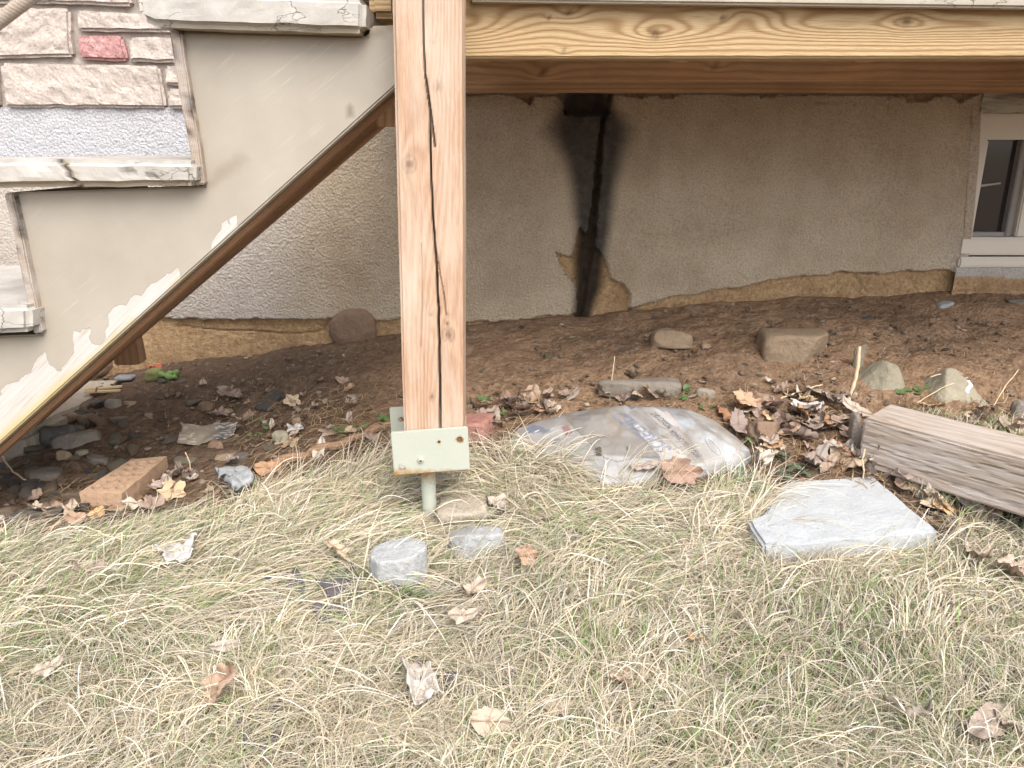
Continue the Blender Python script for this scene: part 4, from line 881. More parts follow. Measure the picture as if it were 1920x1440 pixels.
# many smaller rubble stones: shared shapes
rs = np.random.RandomState(5)
small = [bpy.data.meshes.new('rubble') for _ in range(9)]
for i, me in enumerate(small):
    V, Fc = rock_mesh(1, .8, .5, 300+i, .3+.1*(i % 5), 8, .06, 3); me.from_pydata([tuple(v) for v in V], [], Fc); me.polygons.foreach_set('use_smooth', [True]*len(me.polygons)); me.materials.append([ROCK_GREY, ROCK_SLATE, ROCK_BROWN, ROCK_TAN, ROCK_OLIVE][i % 5])
k = 0; ZL = [(0, 860), (120, 760), (250, 720), (420, 700), (620, 740), (640, 800), (480, 850), (400, 930), (150, 970), (0, 985)]
while k < 160:
    px, py = rs.uniform(0, 640), rs.uniform(700, 985)
    if not inpoly(px, py, ZL) or rs.rand() > .25+.75*sst(330, 60, px): continue
    X, Y, Z = ground(px, py); s_ = rs.uniform(.5, 1)**2.2*.042+.006
    o = bpy.data.objects.new('rubble_chip', small[rs.randint(9)]); COL.objects.link(o); o.location = (X, Y, Z+s_*.08); o.scale = (s_, s_*rs.uniform(.7, 1), s_*rs.uniform(.5, 1.1)); o.rotation_euler = (rs.uniform(-.3, .3), rs.uniform(-.3, .3), rs.uniform(0, 6.3))
    tag(o, 'small angular stone chip in the dark rubble left of the post', 'stone chip', 'stone chips in the dark rubble at left'); k += 1
k = 0
while k < 60:
    px, py = rs.uniform(880, 1920), rs.uniform(570, 745)
    X, Y, Z = ground(px, py)
    if py < float(toPx(X, WY, zg(X, WY))[1])+8: continue
    s_ = rs.uniform(.4, 1)**2.5*.02+.004
    o = bpy.data.objects.new('pebble', small[rs.randint(9)]); COL.objects.link(o); o.location = (X, Y, Z+s_*.1); o.scale = (s_, s_*rs.uniform(.7, 1), s_*rs.uniform(.6, 1.1)); o.rotation_euler = (rs.uniform(-.3, .3), rs.uniform(-.3, .3), rs.uniform(0, 6.3))
    tag(o, 'small pebble scattered on the bare soil under the deck', 'pebble', 'pebbles on the bare soil right of the post'); k += 1
# fine gravel nobody could count
V0, F0 = ICO[2]; VV = []; FF = []; n = 0; F0 = np.array(F0); cc = []
bpx = rs.uniform(0, 1920, 5200); bpy_ = rs.uniform(565, 1000, 5200)
Xg, Yg, Zg = onZ(bpx, bpy_, 0.05)
for it in range(12): Zg = zg(Xg, np.clip(Yg, .2, WY)); X2, Y2, _ = onZ(bpx, bpy_, Zg); Xg = .5*Xg+.5*X2; Yg = .5*Yg+.5*Y2
inG = inpoly(bpx, bpy_, GRASS_PX)
for i in range(5200):
    if inG[i] or Yg[i] > WY-.01 or Yg[i] < .9: continue
    if bpx[i] > 600 and rs.rand() > .45: continue
    s_ = rs.uniform(.25, 1)**2*.0055+.0012; v = V0*np.array([s_, s_*rs.uniform(.5, 1), s_*rs.uniform(.4, .8)])*(1+.35*rs.rand(len(V0), 1)*.6)
    a = rs.uniform(0, 6.3); c_, d_ = math.cos(a), math.sin(a); v = np.stack([v[:, 0]*c_-v[:, 1]*d_, v[:, 0]*d_+v[:, 1]*c_, v[:, 2]], 1)
    VV.append(v+np.array([Xg[i], Yg[i], zg(Xg[i], Yg[i])+s_*.3])); FF.append(F0+n*len(V0)); n += 1
    b_ = rs.choice([0, 1, 2, 3], p=[.5, .32, .15, .03]); c0 = [(.12, .085, .06), (.17, .13, .10), (.23, .185, .145), (.36, .31, .26)][b_]; cc += [c0]*len(V0)
mk('gravel', np.vstack(VV), np.vstack(FF), m_attrcol('gravel_grit', .85, .2), None, (0, 1.3, 0), attrs={'col': np.array(cc)}); tag(bpy.data.objects['gravel'], 'fine grit and gravel sprinkled over the bare soil', 'gravel', None, 'stuff')
# shingle piece: curved, dark printed scrap
def sheet(name, pxs, lift, mat, label, cat, curl=.008, seed=1, nu=26, nv=14, attrs=None, thick=.0012, group=None):
    """thin bent sheet; pxs = four corners tl tr br bl on the ground"""
    C = [np.array(ground(a, b)) for a, b in pxs]; u = np.linspace(0, 1, nu); v = np.linspace(0, 1, nv); U, W_ = np.meshgrid(u, v, indexing='ij')
    P = (C[0][None, None]*((1-U)*(1-W_))[..., None]+C[1][None, None]*(U*(1-W_))[..., None]+C[2][None, None]*(U*W_)[..., None]+C[3][None, None]*((1-U)*W_)[..., None])
    P = P.copy(); P[..., 2] += lift+curl*(fbm(U*3, W_*3, 0, seed, 3)*1.6)+curl*.8*(2*U-1)**2
    P[..., 0] += .006*fbm(U*4, W_*4, 0, seed+5, 3); P[..., 1] += .008*fbm(U*5, W_*5, 0, seed+6, 3)
    P[..., 2] = np.maximum(P[..., 2], zg(P[..., 0], P[..., 1])+.002)
    o = mk(name, P.reshape(-1, 3), gridfaces(nu, nv), mat, None, tuple(P.reshape(-1, 3).mean(0)), attrs=attrs(U, W_) if attrs else None, smooth=True)
    md = o.modifiers.new('thickness', 'SOLIDIFY'); md.thickness = thick
    return tag(o, label, cat, group)
def shc(U, W_):
    b = np.where((np.sin(W_*40+9*fbm(U*5, W_*4, 0, 3)) > .55) & ((U < .3) | (U > .62)), 1, 0)[..., None]; d = sst(.5, .75, U)[..., None]
    c = np.array([.26, .22, .17])*(1-d)+np.array([.10, .10, .11])*d; c = c*(1-b)+b*np.array([.42, .38, .32]); return {'col': c.reshape(-1, 3)}
sheet('shingle_scrap', [(345, 812), (448, 806), (440, 832), (335, 846)], .012, BAGM, 'torn dark printed scrap under two brown stones in rubble', 'scrap', .008, 3, 60, 30, shc)
sheet('white_rag', [(538, 803), (566, 802), (568, 816), (538, 818)], .008, WHITEPL, 'crumpled off white scrap above the branch', 'scrap', .006, 9)
for i, (q, lb) in enumerate([([(500, 1108), (560, 1082), (575, 1130), (525, 1150)], 'black plastic scrap in the grass left of the stub'), ([(590, 1110), (660, 1075), (690, 1120), (620, 1145)], 'larger black plastic scrap beside the concrete stub'), ([(585, 1160), (650, 1150), (660, 1185), (600, 1190)], 'black plastic strip below the stub in grass'),
    ([(400, 1190), (450, 1175), (455, 1205), (415, 1215)], 'small black plastic scrap in left grass'), ([(780, 1262), (860, 1290), (840, 1330), (775, 1310)], 'black plastic scrap behind pale torn paper'), ([(450, 1345), (525, 1340), (520, 1420), (460, 1430)], 'black plastic scrap near the bottom edge'), ([(735, 1120), (850, 1105), (900, 1150), (780, 1165)], 'black plastic hidden in grass below white lump')]):
    sheet('plastic_scrap', q, .011, BLACKPL, lb, 'plastic scrap', .007, 20+i)
sheet('paper_scrap', [(298, 1062), (372, 1050), (368, 1085), (318, 1100)], .030, WHITEPL, 'white peeling bark scrap standing in the left grass', 'paper scrap', .009, 31, 30, 18)
sheet('paper_scrap', [(755, 1278), (812, 1285), (830, 1350), (770, 1358)], .026, m_plain('grey_paper', (.46, .42, .38), .7, .2, .25, 40), 'long torn grey scrap in grass near the bottom', 'paper scrap', .012, 33, 30, 18)
sheet('paper_scrap', [(1790, 945), (1850, 935), (1915, 955), (1905, 972)], .02, WHITEPL, 'white crumpled paper beneath the timber at right', 'paper scrap', .014, 35, 30, 18)
sheet('bark_strip', [(1180, 905), (1230, 898), (1232, 912), (1182, 917)], .03, LEAF_P, 'pale rolled bark strip against the bag front', 'bark strip', .006, 37)
sheet('paper_scrap', [(1480, 768), (1545, 770), (1540, 784), (1485, 780)], .012, WHITEPL, 'pale flat scrap on the soil beyond the bag', 'paper scrap', .008, 39)
sheet('tile_piece', [(410, 912), (462, 905), (484, 930), (440, 950)], .022, CONC, 'pale broken tile piece on the grass edge', 'tile piece', .005, 41, 26, 14, None, .012)
rock('paper_tube', 1606, 848, 32, 78, ROCK_GREY, 'grey crumpled paper tube standing against the timber end', 'paper tube', seed=77, depth_=.03, boxy=.7, facets=4, sink=.05)

# ------------------------------------------------------------------ plastic soil bag
BP = [(944, 842), (966, 812), (1010, 797), (1065, 785), (1120, 779), (1180, 778), (1240, 778), (1300, 785), (1345, 806), (1385, 836), (1412, 862), (1392, 884), (1340, 893), (1290, 902), (1230, 915), (1170, 930), (1125, 928), (1088, 902), (1050, 880), (990, 862)]
BG = [ground(*p) for p in BP]; BX = [(g[0], g[1]) for g in BG]
xs_ = np.arange(min(b[0] for b in BX)-.004, max(b[0] for b in BX)+.005, .0018); ys_ = np.arange(min(b[1] for b in BX)-.004, max(b[1] for b in BX)+.005, .0018)
A_, B_ = np.meshgrid(xs_, ys_, indexing='ij'); ins = inpoly(A_, B_, BX); dd = pdist(A_, B_, BX)*np.where(ins, 1, -1)
def bag_h(X, Y, d=None):
    if d is None: i_ = inpoly(X, Y, BX); d = pdist(X, Y, BX)*np.where(i_, 1, -1)
    t = np.clip(d/.085, 0, 1); hh = .036*np.sqrt(np.clip(1-(1-t)**2, 0, 1))*(.55+.45*sst(.0, .22, X-BX[0][0]))+.010*np.exp(-((X-.25)/.08)**2-((Y-1.28)/.06)**2)*t
    cr = np.abs(fbm(X*9+Y*6, Y*5-X*2, 0, 5, 3)); wr = 1-np.abs(2*fbm(X*7+Y*9+.3*fbm(X*9, Y*9, 0, 6), X*3-Y*4, 0, 28, 2)); fo = .006*fbm(X*16, Y*12, 0, 8, 3)+.010*(1-np.clip(cr*7, 0, 1))*t+.007*np.clip(wr-.8, 0, 1)*5*t-.003*np.abs(fbm(X*45+Y*20, Y*30, 0, 18, 3))
    return zg(X, Y)+.004+hh+fo*np.clip(d/.03, 0, 1)
BZ = bag_h(A_, B_, dd)-.010*(1-np.clip(dd/.007, 0, 1)); PXb, PYb = toPx(A_, B_, BZ)
col = np.zeros(A_.shape+(3,)); col[:] = (.29, .285, .285)
def paint(poly, c, soft=0, amt=1.):
    m_ = inpoly(PXb+2.5*fbm(A_*40, B_*40, 0, 4), PYb+2*fbm(A_*40, B_*40, 0, 14), poly); a = m_*amt
    if soft: a = np.where(m_, sst(0, soft, pdist(PXb, PYb, poly)), 0)*amt
    col[:] = col*(1-a[..., None])+np.array(c)*a[..., None]
paint([(930, 800), (1110, 760), (1100, 800), (1130, 870), (1060, 900), (930, 870)], (.34, .33, .325), 10)
paint([(985, 815), (1018, 812), (1022, 800), (1000, 795), (985, 803)], (.14, .20, .35), 3)
paint([(1022, 806), (1050, 798), (1072, 798), (1078, 814), (1050, 822), (1020, 822)], (.46, .46, .46)); paint([(1050, 800), (1066, 794), (1076, 812), (1060, 820)], (.42, .14, .16), 3)
paint([(1018, 803), (1032, 803), (1036, 812), (1014, 814)], (.15, .22, .38), 2)
paint([(1064, 787), (1110, 766), (1168, 762), (1190, 798), (1235, 856), (1190, 858), (1158, 866), (1132, 858), (1122, 845), (1090, 815)], (.27, .245, .215), 2)
paint([(1185, 797), (1196, 797), (1300, 860), (1240, 862)], (.48, .465, .45))
paint([(1200, 762), (1222, 760), (1250, 776), (1290, 820), (1320, 862), (1290, 862), (1236, 800)], (.38, .35, .32), 3)
paint([(1222, 762), (1236, 768), (1260, 780), (1270, 800), (1255, 795)], (.48, .465, .45))
paint([(1244, 770), (1252, 770), (1290, 815), (1282, 812)], (.62, .40, .37), 1)
paint([(1232, 762), (1275, 766), (1305, 790), (1290, 795), (1262, 778)], (.27, .31, .36), 3)
paint([(1258, 775), (1300, 785), (1310, 800), (1292, 808), (1285, 812), (1270, 796)], (.33, .43, .52), 3)
paint([(1285, 812), (1300, 790), (1400, 850), (1400, 880), (1330, 885)], (.43, .47, .505), 6)
paint([(1270, 762), (1300, 765), (1360, 800), (1410, 850), (1380, 842), (1310, 790)], (.40, .39, .36), 3)
paint([(1120, 848), (1235, 860), (1300, 875), (1310, 900), (1150, 925), (1060, 890)], (.40, .40, .415), 6)
paint([(1215, 868), (1410, 862), (1400, 885), (1220, 905)], (.41, .45, .50), 8)
paint([(1112, 842), (1126, 836), (1130, 846), (1127, 857), (1115, 855)], (.10, .085, .06), 1)
paint([(1172, 838), (1178, 836), (1180, 845), (1174, 847)], (.14, .12, .10), 1)
paint([(1170, 762), (1200, 756), (1240, 757), (1210, 765)], (.30, .33, .42), 3)
lines = pdist(PXb, PYb, [(1064, 787), (1090, 815), (1122, 845), (1132, 858), (1158, 866), (1190, 858), (1235, 857)], False); col = col*(1-.5*sst(1.6, .4, lines)[..., None])
l2 = pdist(PXb, PYb, [(1186, 797), (1205, 822), (1238, 857)], False); col = col*(1-.45*sst(1.6, .4, l2)[..., None])
lum = col.mean(-1, keepdims=True); col = (lum+(col-lum)*.45)*.86; gr = .5+.5*fbm(A_*12, B_*12, 0, 44, 4)*1.6; col = col*(.82+.28*gr[..., None]); dr = (sst(.55, .95, .5+.5*fbm(A_*30, B_*24, 0, 45, 4)*2)*.5)[..., None]; col = col*(1-dr)+np.array((.17, .135, .10))*dr
F_ = gridfaces(len(xs_), len(ys_)); kp = (dd.ravel()[F_] > -.0005).all(1)
bag = thing('soil_bag', (.25, 1.25, .03), 'dirty flattened white plastic bag of screened topsoil with faded print', 'bag')
skin = mk('bag_skin', np.stack([A_, B_, BZ], -1).reshape(-1, 3), F_[kp], BAGM, bag, attrs={'col': col.reshape(-1, 3)}, smooth=True)
sd_ = skin.modifiers.new('thickness', 'SOLIDIFY'); sd_.thickness = .0006; sd_.offset = -1
def onbag(px, py):
    X, Y, Z = onZ(px, py, .05)
    for i in range(25):
        Z = bag_h(np.atleast_1d(X), np.atleast_1d(Y)); X2, Y2, _ = onZ(px, py, Z); X = .6*X+.4*X2; Y = .6*Y+.4*Y2
    return X, Y
def letters(name, txt, p0, p1, hpx, c, outline=False, skew=0, seed=1, w_out=.045):
    cu = bpy.data.curves.new('t', 'FONT'); cu.body = txt; cu.size = 1; cu.space_character = 1.02; cu.offset = .012 if not outline else 0
    if outline: cu.fill_mode = 'NONE'; cu.bevel_depth = w_out/2; cu.bevel_resolution = 0
    cu.resolution_u = 3
    o = bpy.data.objects.new('t', cu); COL.objects.link(o); dg = bpy.context.evaluated_depsgraph_get(); dg.update()
    me = bpy.data.meshes.new_from_object(o.evaluated_get(dg)); bpy.data.objects.remove(o)
    bm = bmesh.new(); bm.from_mesh(me); cut(bm, .25, 'xy'); V, Fc = bm_arr(bm)
    w_ = V[:, 0].max()-V[:, 0].min(); x_ = (V[:, 0]-V[:, 0].min())/w_; y_ = V[:, 1]/.72
    p0 = np.array(p0, float); p1 = np.array(p1, float); d_ = (p1-p0); Ld = np.linalg.norm(d_); dn_ = d_/Ld; up = np.array([dn_[1], -dn_[0]])
    hp = np.array(hpx, float) if not np.isscalar(hpx) else up*hpx
    P = p0+x_[:, None]*d_+y_[:, None]*hp
    X, Y = onbag(P[:, 0], P[:, 1]); Z = bag_h(X, Y)+.0007+(.0002 if outline else 0)*V[:, 2]
    return mk(name, np.stack([X, Y, Z], 1), Fc, c, bag)
INKB = m_plain('faded_black_ink', (.12, .11, .12), .5); INKN = m_plain('faded_navy_ink', (.17, .19, .26), .5); INKT = m_plain('faded_tan_ink', (.30, .26, .225), .5); INKW = m_plain('faded_pale_ink', (.40, .43, .46), .5)
letters('lettering', 'SCREENED', (1260, 842), (1168, 772), (-24, 8), INKN, True)
letters('lettering', 'PRODUCT OF CANADA', (1262, 800), (1212, 758), (-9, 5), INKB)
letters('lettering', 'PRODUIT DU CANADA', (1316, 855), (1262, 806), (-9, 5), INKB)
letters('lettering', 'SITE', (1298, 848), (1252, 812), (-22, 7), INKT, True)
letters('lettering', 'CR', (1240, 800), (1200, 764), (-18, 8), INKT, True)
V, Fc = [], []
t_ = np.linspace(0, 2*math.pi, 30); ox = 1338+18*np.cos(t_)*.7+6*np.sin(t_); oy = 838+16*np.sin(t_)*.8+8*np.cos(t_)
X, Y = onbag(ox, oy); V, Fc = tube([(a, b, c_) for a, b, c_ in zip(X, Y, bag_h(X, Y)+.0008)], .0009, 5); mk('round_emblem', V, Fc, INKW, bag)
# ------------------------------------------------------------------ leaves
def leaf_mesh(kind, seed, curl, mat):
    """kind 0 oval, 1 lobed maple-like, 2 long curled"""
    rs = np.random.RandomState(seed); n = 36; t = np.linspace(0, 2*np.pi, n, endpoint=False)
    if kind == 1: r = .42+.075*np.cos(5*t+rs.rand())+.03*np.cos(9*t+.5)+.025*rs.randn(n)
    elif kind == 2: r = 1/np.sqrt((np.cos(t)/.5)**2+(np.sin(t)/.17)**2)*(1+.05*rs.randn(n))
    else: r = 1/np.sqrt((np.cos(t)/.5)**2+(np.sin(t)/.32)**2)*(1+.06*rs.randn(n)+.06*np.cos(7*t))
    V = [(0, 0, 0)]; rings = [.25, .5, .75, .9, 1]
    for q in rings:
        for i in range(n): V.append((r[i]*q*math.cos(t[i]), r[i]*q*math.sin(t[i]), 0))
    V = np.array(V); Fc = [(0, 1+i, 1+(i+1) % n) for i in range(n)]
    for k in range(len(rings)-1):
        for i in range(n): a = 1+k*n; Fc.append((a+i, a+n+i, a+n+(i+1) % n, a+(i+1) % n))
    x, y = V[:, 0].copy(), V[:, 1].copy()
    vein = np.exp(-(y/.012)**2)
    for a in (.6, 1.2, -.6, -1.2): vein = np.maximum(vein, .7*np.exp(-((x*math.sin(a)-y*math.cos(a))/.012)**2)*(x*math.cos(a)+y*math.sin(a) > 0))
    # roll round an axis, then crumple
    ax = rs.uniform(0, 3.14); u = x*math.cos(ax)+y*math.sin(ax); v = -x*math.sin(ax)+y*math.cos(ax); k = curl*rs.uniform(.7, 1.3)*2.6+1e-3
    un = np.sin(u*k)/k; z = (1-np.cos(u*k))/k
    z = z+.16*curl*fbm(u*5+seed, v*5, 0, seed, 3)*2+.03*fbm(u*14, v*14, seed, 9, 2)+.25*v*v*curl
    V = np.stack([un*math.cos(ax)-v*math.sin(ax), un*math.sin(ax)+v*math.cos(ax), z-z.min()], 1)
    me = bpy.data.meshes.new('leaf'); me.from_pydata([tuple(a) for a in V], [], Fc); me.materials.append(mat); me.polygons.foreach_set('use_smooth', [True]*len(me.polygons))
    at = me.attributes.new('vein', 'FLOAT', 'POINT'); at.data.foreach_set('value', vein.astype(np.float32)); return me
LM = [leaf_mesh((0, 2, 0, 1, 0)[k % 5], 10+k, (.35, .7, 1.0, .5)[k % 4], (LEAF_B, LEAF_P, LEAF_O, LEAF_B, LEAF_B)[k % 5]) for k in range(20)]
rs = np.random.RandomState(21)
def put_leaf(px, py, size, label, group, tilt=.5, lift=.006, mesh=None, name='fallen_leaf', rot=None):
    X, Y, Z = ground(px, py); o = bpy.data.objects.new(name, mesh or LM[rs.randint(20)]); COL.objects.link(o)
    o.location = (X, Y, Z+lift); s = size*rs.uniform(.8, 1.2); o.scale = (s, s, s*.9); o.rotation_euler = rot or (rs.normal(0, tilt), rs.normal(0, tilt), rs.uniform(0, 6.3)); tag(o, label, 'leaf', group); return o
def scatter(poly, n, smin, smax, label, group, lift=.006, tilt=.4, avoid=()):
    x0, x1 = min(p[0] for p in poly), max(p[0] for p in poly); y0, y1 = min(p[1] for p in poly), max(p[1] for p in poly); k = 0
    while k < n:
        a, b = rs.uniform(x0, x1), rs.uniform(y0, y1)
        if not inpoly(a, b, poly): continue
        if any(inpoly(a, b, q) for q in avoid): continue
        put_leaf(a, b, rs.uniform(smin, smax), label, group, tilt, rs.uniform(.3, 1.6)*lift); k += 1
BAGPX = [(960, 800), (1180, 757), (1300, 765), (1412, 855), (1390, 895), (1150, 930), (1050, 890), (945, 850)]
SLABPX = [(1400, 890), (1640, 885), (1770, 1000), (1750, 1030), (1420, 1040)]
TIMPX = [(1612, 755), (1670, 750), (1925, 815), (1925, 955), (1612, 862)]
scatter([(1400, 745), (1600, 740), (1615, 880), (1480, 890), (1420, 850), (1340, 775)], 62, .03, .062, 'crisp brown leaf in the litter between the bag and the timber', 'dry leaves between the bag and the timber', .010, .32, (BAGPX, SLABPX))
scatter([(1560, 850), (1700, 880), (1900, 960), (1900, 985), (1760, 980), (1640, 885), (1540, 890)], 30, .03, .06, 'curled brown leaf between the paving slab and the timber', 'dry leaves by the paving slab', .010, .5, (SLABPX,))
scatter([(960, 730), (1180, 735), (1350, 745), (1420, 770), (1330, 765), (1180, 752), (1050, 768), (960, 790), (890, 830), (870, 760)], 40, .025, .055, 'brown leaf lying in the strip beyond the plastic bag', 'dry leaves beyond the bag', .006, .4, (BAGPX,))
scatter([(60, 930), (140, 945), (250, 940), (330, 900), (480, 860), (520, 900), (440, 950), (330, 975), (150, 990), (60, 1000)], 30, .028, .055, 'dull brown leaf along the grass edge near the hollow brick', 'dry leaves near the hollow brick', .010, .4, ([(140, 920), (246, 855), (320, 850), (325, 880), (230, 950), (145, 945)],))
scatter([(380, 720), (700, 700), (735, 760), (735, 850), (600, 880), (500, 860), (400, 840)], 34, .018, .045, 'small dull leaf on the dark soil left of the post', 'small leaves on the dark soil', .004, .3)
scatter([(1700, 775), (1780, 770), (1920, 800), (1920, 830), (1760, 785)], 14, .03, .055, 'brown leaf behind the timber below the painted rock', 'dry leaves behind the timber', .010, .5)
scatter([(900, 600), (1900, 600), (1900, 720), (1000, 730)], 14, .010, .024, 'tiny leaf fragment on the bare soil under the deck', 'leaf fragments on bare soil', .002, .3)
for (px, py, s, m_, lb, rt, lf) in [
    (1265, 908, .07, 2, 'large crisp orange leaf leaning on the front of the bag', (1.0, .1, .3), .02), (1235, 912, .045, 12, 'folded orange leaf on the bag front left of the largest', (.9, .5, 2.0), .02),
    (978, 1080, .042, 2, 'bright orange leaf standing in the grass right of the lumps', (1.2, .3, .9), .03), (925, 968, .055, 6, 'curled pale leaf beside the buff concrete lump', (.5, .2, .5), .02), (955, 985, .05, 11, 'rolled papery leaf right of the buff concrete lump', (.4, .1, 2.5), .02),
    (632, 1078, .042, 3, 'curled brown leaf in grass left of the concrete stub', (.4, .5, 1.2), .035), (862, 1200, .045, 1, 'pale cream leaf in the middle of the grass', (.5, .3, .7), .03), (885, 1150, .038, 6, 'flat pinkish leaf above the cream leaf', (.3, .0, .7), .03),
    (430, 1340, .060, 2, 'long orange leaf sloping in the lower left grass', (.3, -.9, .2), .03), (1845, 1390, .08, 16, 'large pale lobed leaf in the bottom right corner', (.2, .1, .7), .02), (1885, 1400, .05, 1, 'smaller pale leaf beside the large corner leaf', (.3, .1, 1.7), .02),
    (1700, 1380, .05, 6, 'grey leaf left of the bottom right corner leaf', (.4, .2, 2.7), .02), (1765, 1020, .04, 3, 'russet leaf at the right corner of the slab', (.5, .2, 2.7), .02), (1890, 1100, .055, 2, 'orange brown leaf at the right edge of grass', (.4, .3, .7), .02),
    (1820, 1075, .05, 10, 'dull leaf in the grass right of the slab', (.4, .3, 1.7), .02), (1040, 1360, .05, 11, 'pale leaf low in the grass at bottom middle', (.3, .4, .4), .02), (1160, 1310, .035, 17, 'small brown leaf in the bottom grass', (.4, .4, 1.4), .02),
    (915, 1400, .035, 0, 'brownish leaf near the bottom edge middle', (.9, .2, .2), .03), (425, 1255, .045, 16, 'grey curled leaf in the left grass', (.7, .4, .9), .03), (175, 1100, .045, 6, 'pale leaf half buried in the left grass', (.4, .2, .2), .02),
    (95, 1295, .035, 1, 'small pale leaf near the left edge', (.3, .1, 1.2), .025), (1500, 795, .05, 7, 'tan leaf leaning near the timber end', (.8, .2, 1.2), .02), (1640, 870, .065, 2, 'orange leaf standing against the timber front', (1.1, .3, .6), .03),
    (1625, 900, .055, 1, 'white spotted leaf at the slab back corner', (1.1, -.2, 1.2), .025), (1390, 775, .055, 2, 'bent amber leaf right of the bag corner', (.6, .3, .3), .02), (1420, 885, .05, 6, 'pale leaf at the right end of the bag', (.5, .3, .6), .02),
    (1770, 1165, .04, 1, 'cream leaf in the right grass', (.4, .3, 2.0), .02), (1300, 1230, .028, 17, 'tiny rust leaf in the middle right grass', (.4, .3, 2.0), .02), (1565, 1200, .04, 6, 'dull grey leaf in the right grass shade', (.4, .3, 1.0), .01)]:
    put_leaf(px, py, s, lb, None, 0, lf, LM[m_], 'fallen_leaf', rt)
# ------------------------------------------------------------------ ground ivy and clover
def ivy(px, py, n, size, label, mat, seed, spread=.02, hgt=.012):
    X, Y, Z = ground(px, py); r = np.random.RandomState(seed); root = thing('ground_ivy', (X, Y, Z), label, 'plant', None); VV, FF = [], []; SS = []
    for i in range(n):
        a = r.uniform(0, 6.28); d_ = spread*math.sqrt(r.rand()); cx, cy, cz = d_*math.cos(a), d_*math.sin(a), hgt*r.uniform(.5, 1.3); s = size*r.uniform(.6, 1.1); m = 14
        t = np.linspace(.35, 6.28-.35, m); rr = s*(1+.07*np.cos(8*t)); tx, ty = r.normal(0, .3, 2); az_ = r.uniform(0, 6.28)
        P = [(0, 0, 0)]+[(rr[k]*math.cos(t[k]+az_), rr[k]*math.sin(t[k]+az_), .12*s*math.cos(2*t[k])+s*.12) for k in range(m)]
        P = [(cx+p[0], cy+p[1], cz+p[2]+p[0]*tx+p[1]*ty) for p in P]; VV.append((P, [(0, k, k+1) for k in range(1, m)]))
        SS.append(tube([(cx*.2, cy*.2, -.003), (cx*.8, cy*.8, cz*.6), (cx, cy, cz)], .0006, 5))
    V, Fc = join(VV); o = mk('leaves', V, Fc, mat, root, local=True); md = o.modifiers.new('thickness', 'SOLIDIFY'); md.thickness = .0004
    V, Fc = join(SS); mk('stems', V, Fc, mat, root, local=True)
for i, (px, py, n, s, lb, d_) in enumerate([(905, 755, 3, .009, 'small green ivy right of the post at plate height', 0), (938, 780, 3, .010, 'green ivy leaves right of the red brick', 0), (712, 795, 3, .009, 'green ivy sprig left of the steel plate', 0), (680, 805, 3, .008, 'second ivy sprig further left of the steel plate', 0), (640, 820, 4, .009, 'dull ivy patch near the branch', 0),
    (500, 805, 2, .008, 'single round ivy leaf above the branch', 0), (482, 823, 2, .007, 'tiny ivy leaf below the round ivy leaf', 0), (483, 790, 2, .006, 'tiny ivy leaf on dark soil left of round one', 0), (1270, 742, 8, .007, 'bright ivy clump on the log shaped stone', 0), (1325, 772, 3, .008, 'ivy leaf at the bag back right corner', 0), (1180, 735, 3, .006, 'small ivy in front of the log shaped stone', 0),
    (1400, 832, 5, .006, 'light green sprig right of the bag', 0), (1460, 870, 7, .010, 'dull clover patch between bag and slab', 1), (1395, 905, 5, .011, 'grey green clover left of the slab back corner', 1), (1480, 895, 4, .010, 'round clover leaves at the slab back corner', 1), (1425, 930, 4, .012, 'large dull clover leaf left of the slab', 1), (1385, 900, 4, .010, 'dark clover half hidden left of slab', 1), (1510, 888, 5, .008, 'dark clover touching the slab back edge', 1),
    (1705, 740, 5, .009, 'green ivy right of the olive stone', 0), (1732, 730, 2, .008, 'single ivy leaf before the painted rock', 0), (1760, 905, 4, .006, 'green sprout beside the timber foot', 0), (1665, 1200, 6, .010, 'dark clover in the right grass', 1)]):
    ivy(px, py, n, s, lb, IVY_D if d_ else IVY, 60+i, .012+.0022*n, .012 if py > 800 else .008)
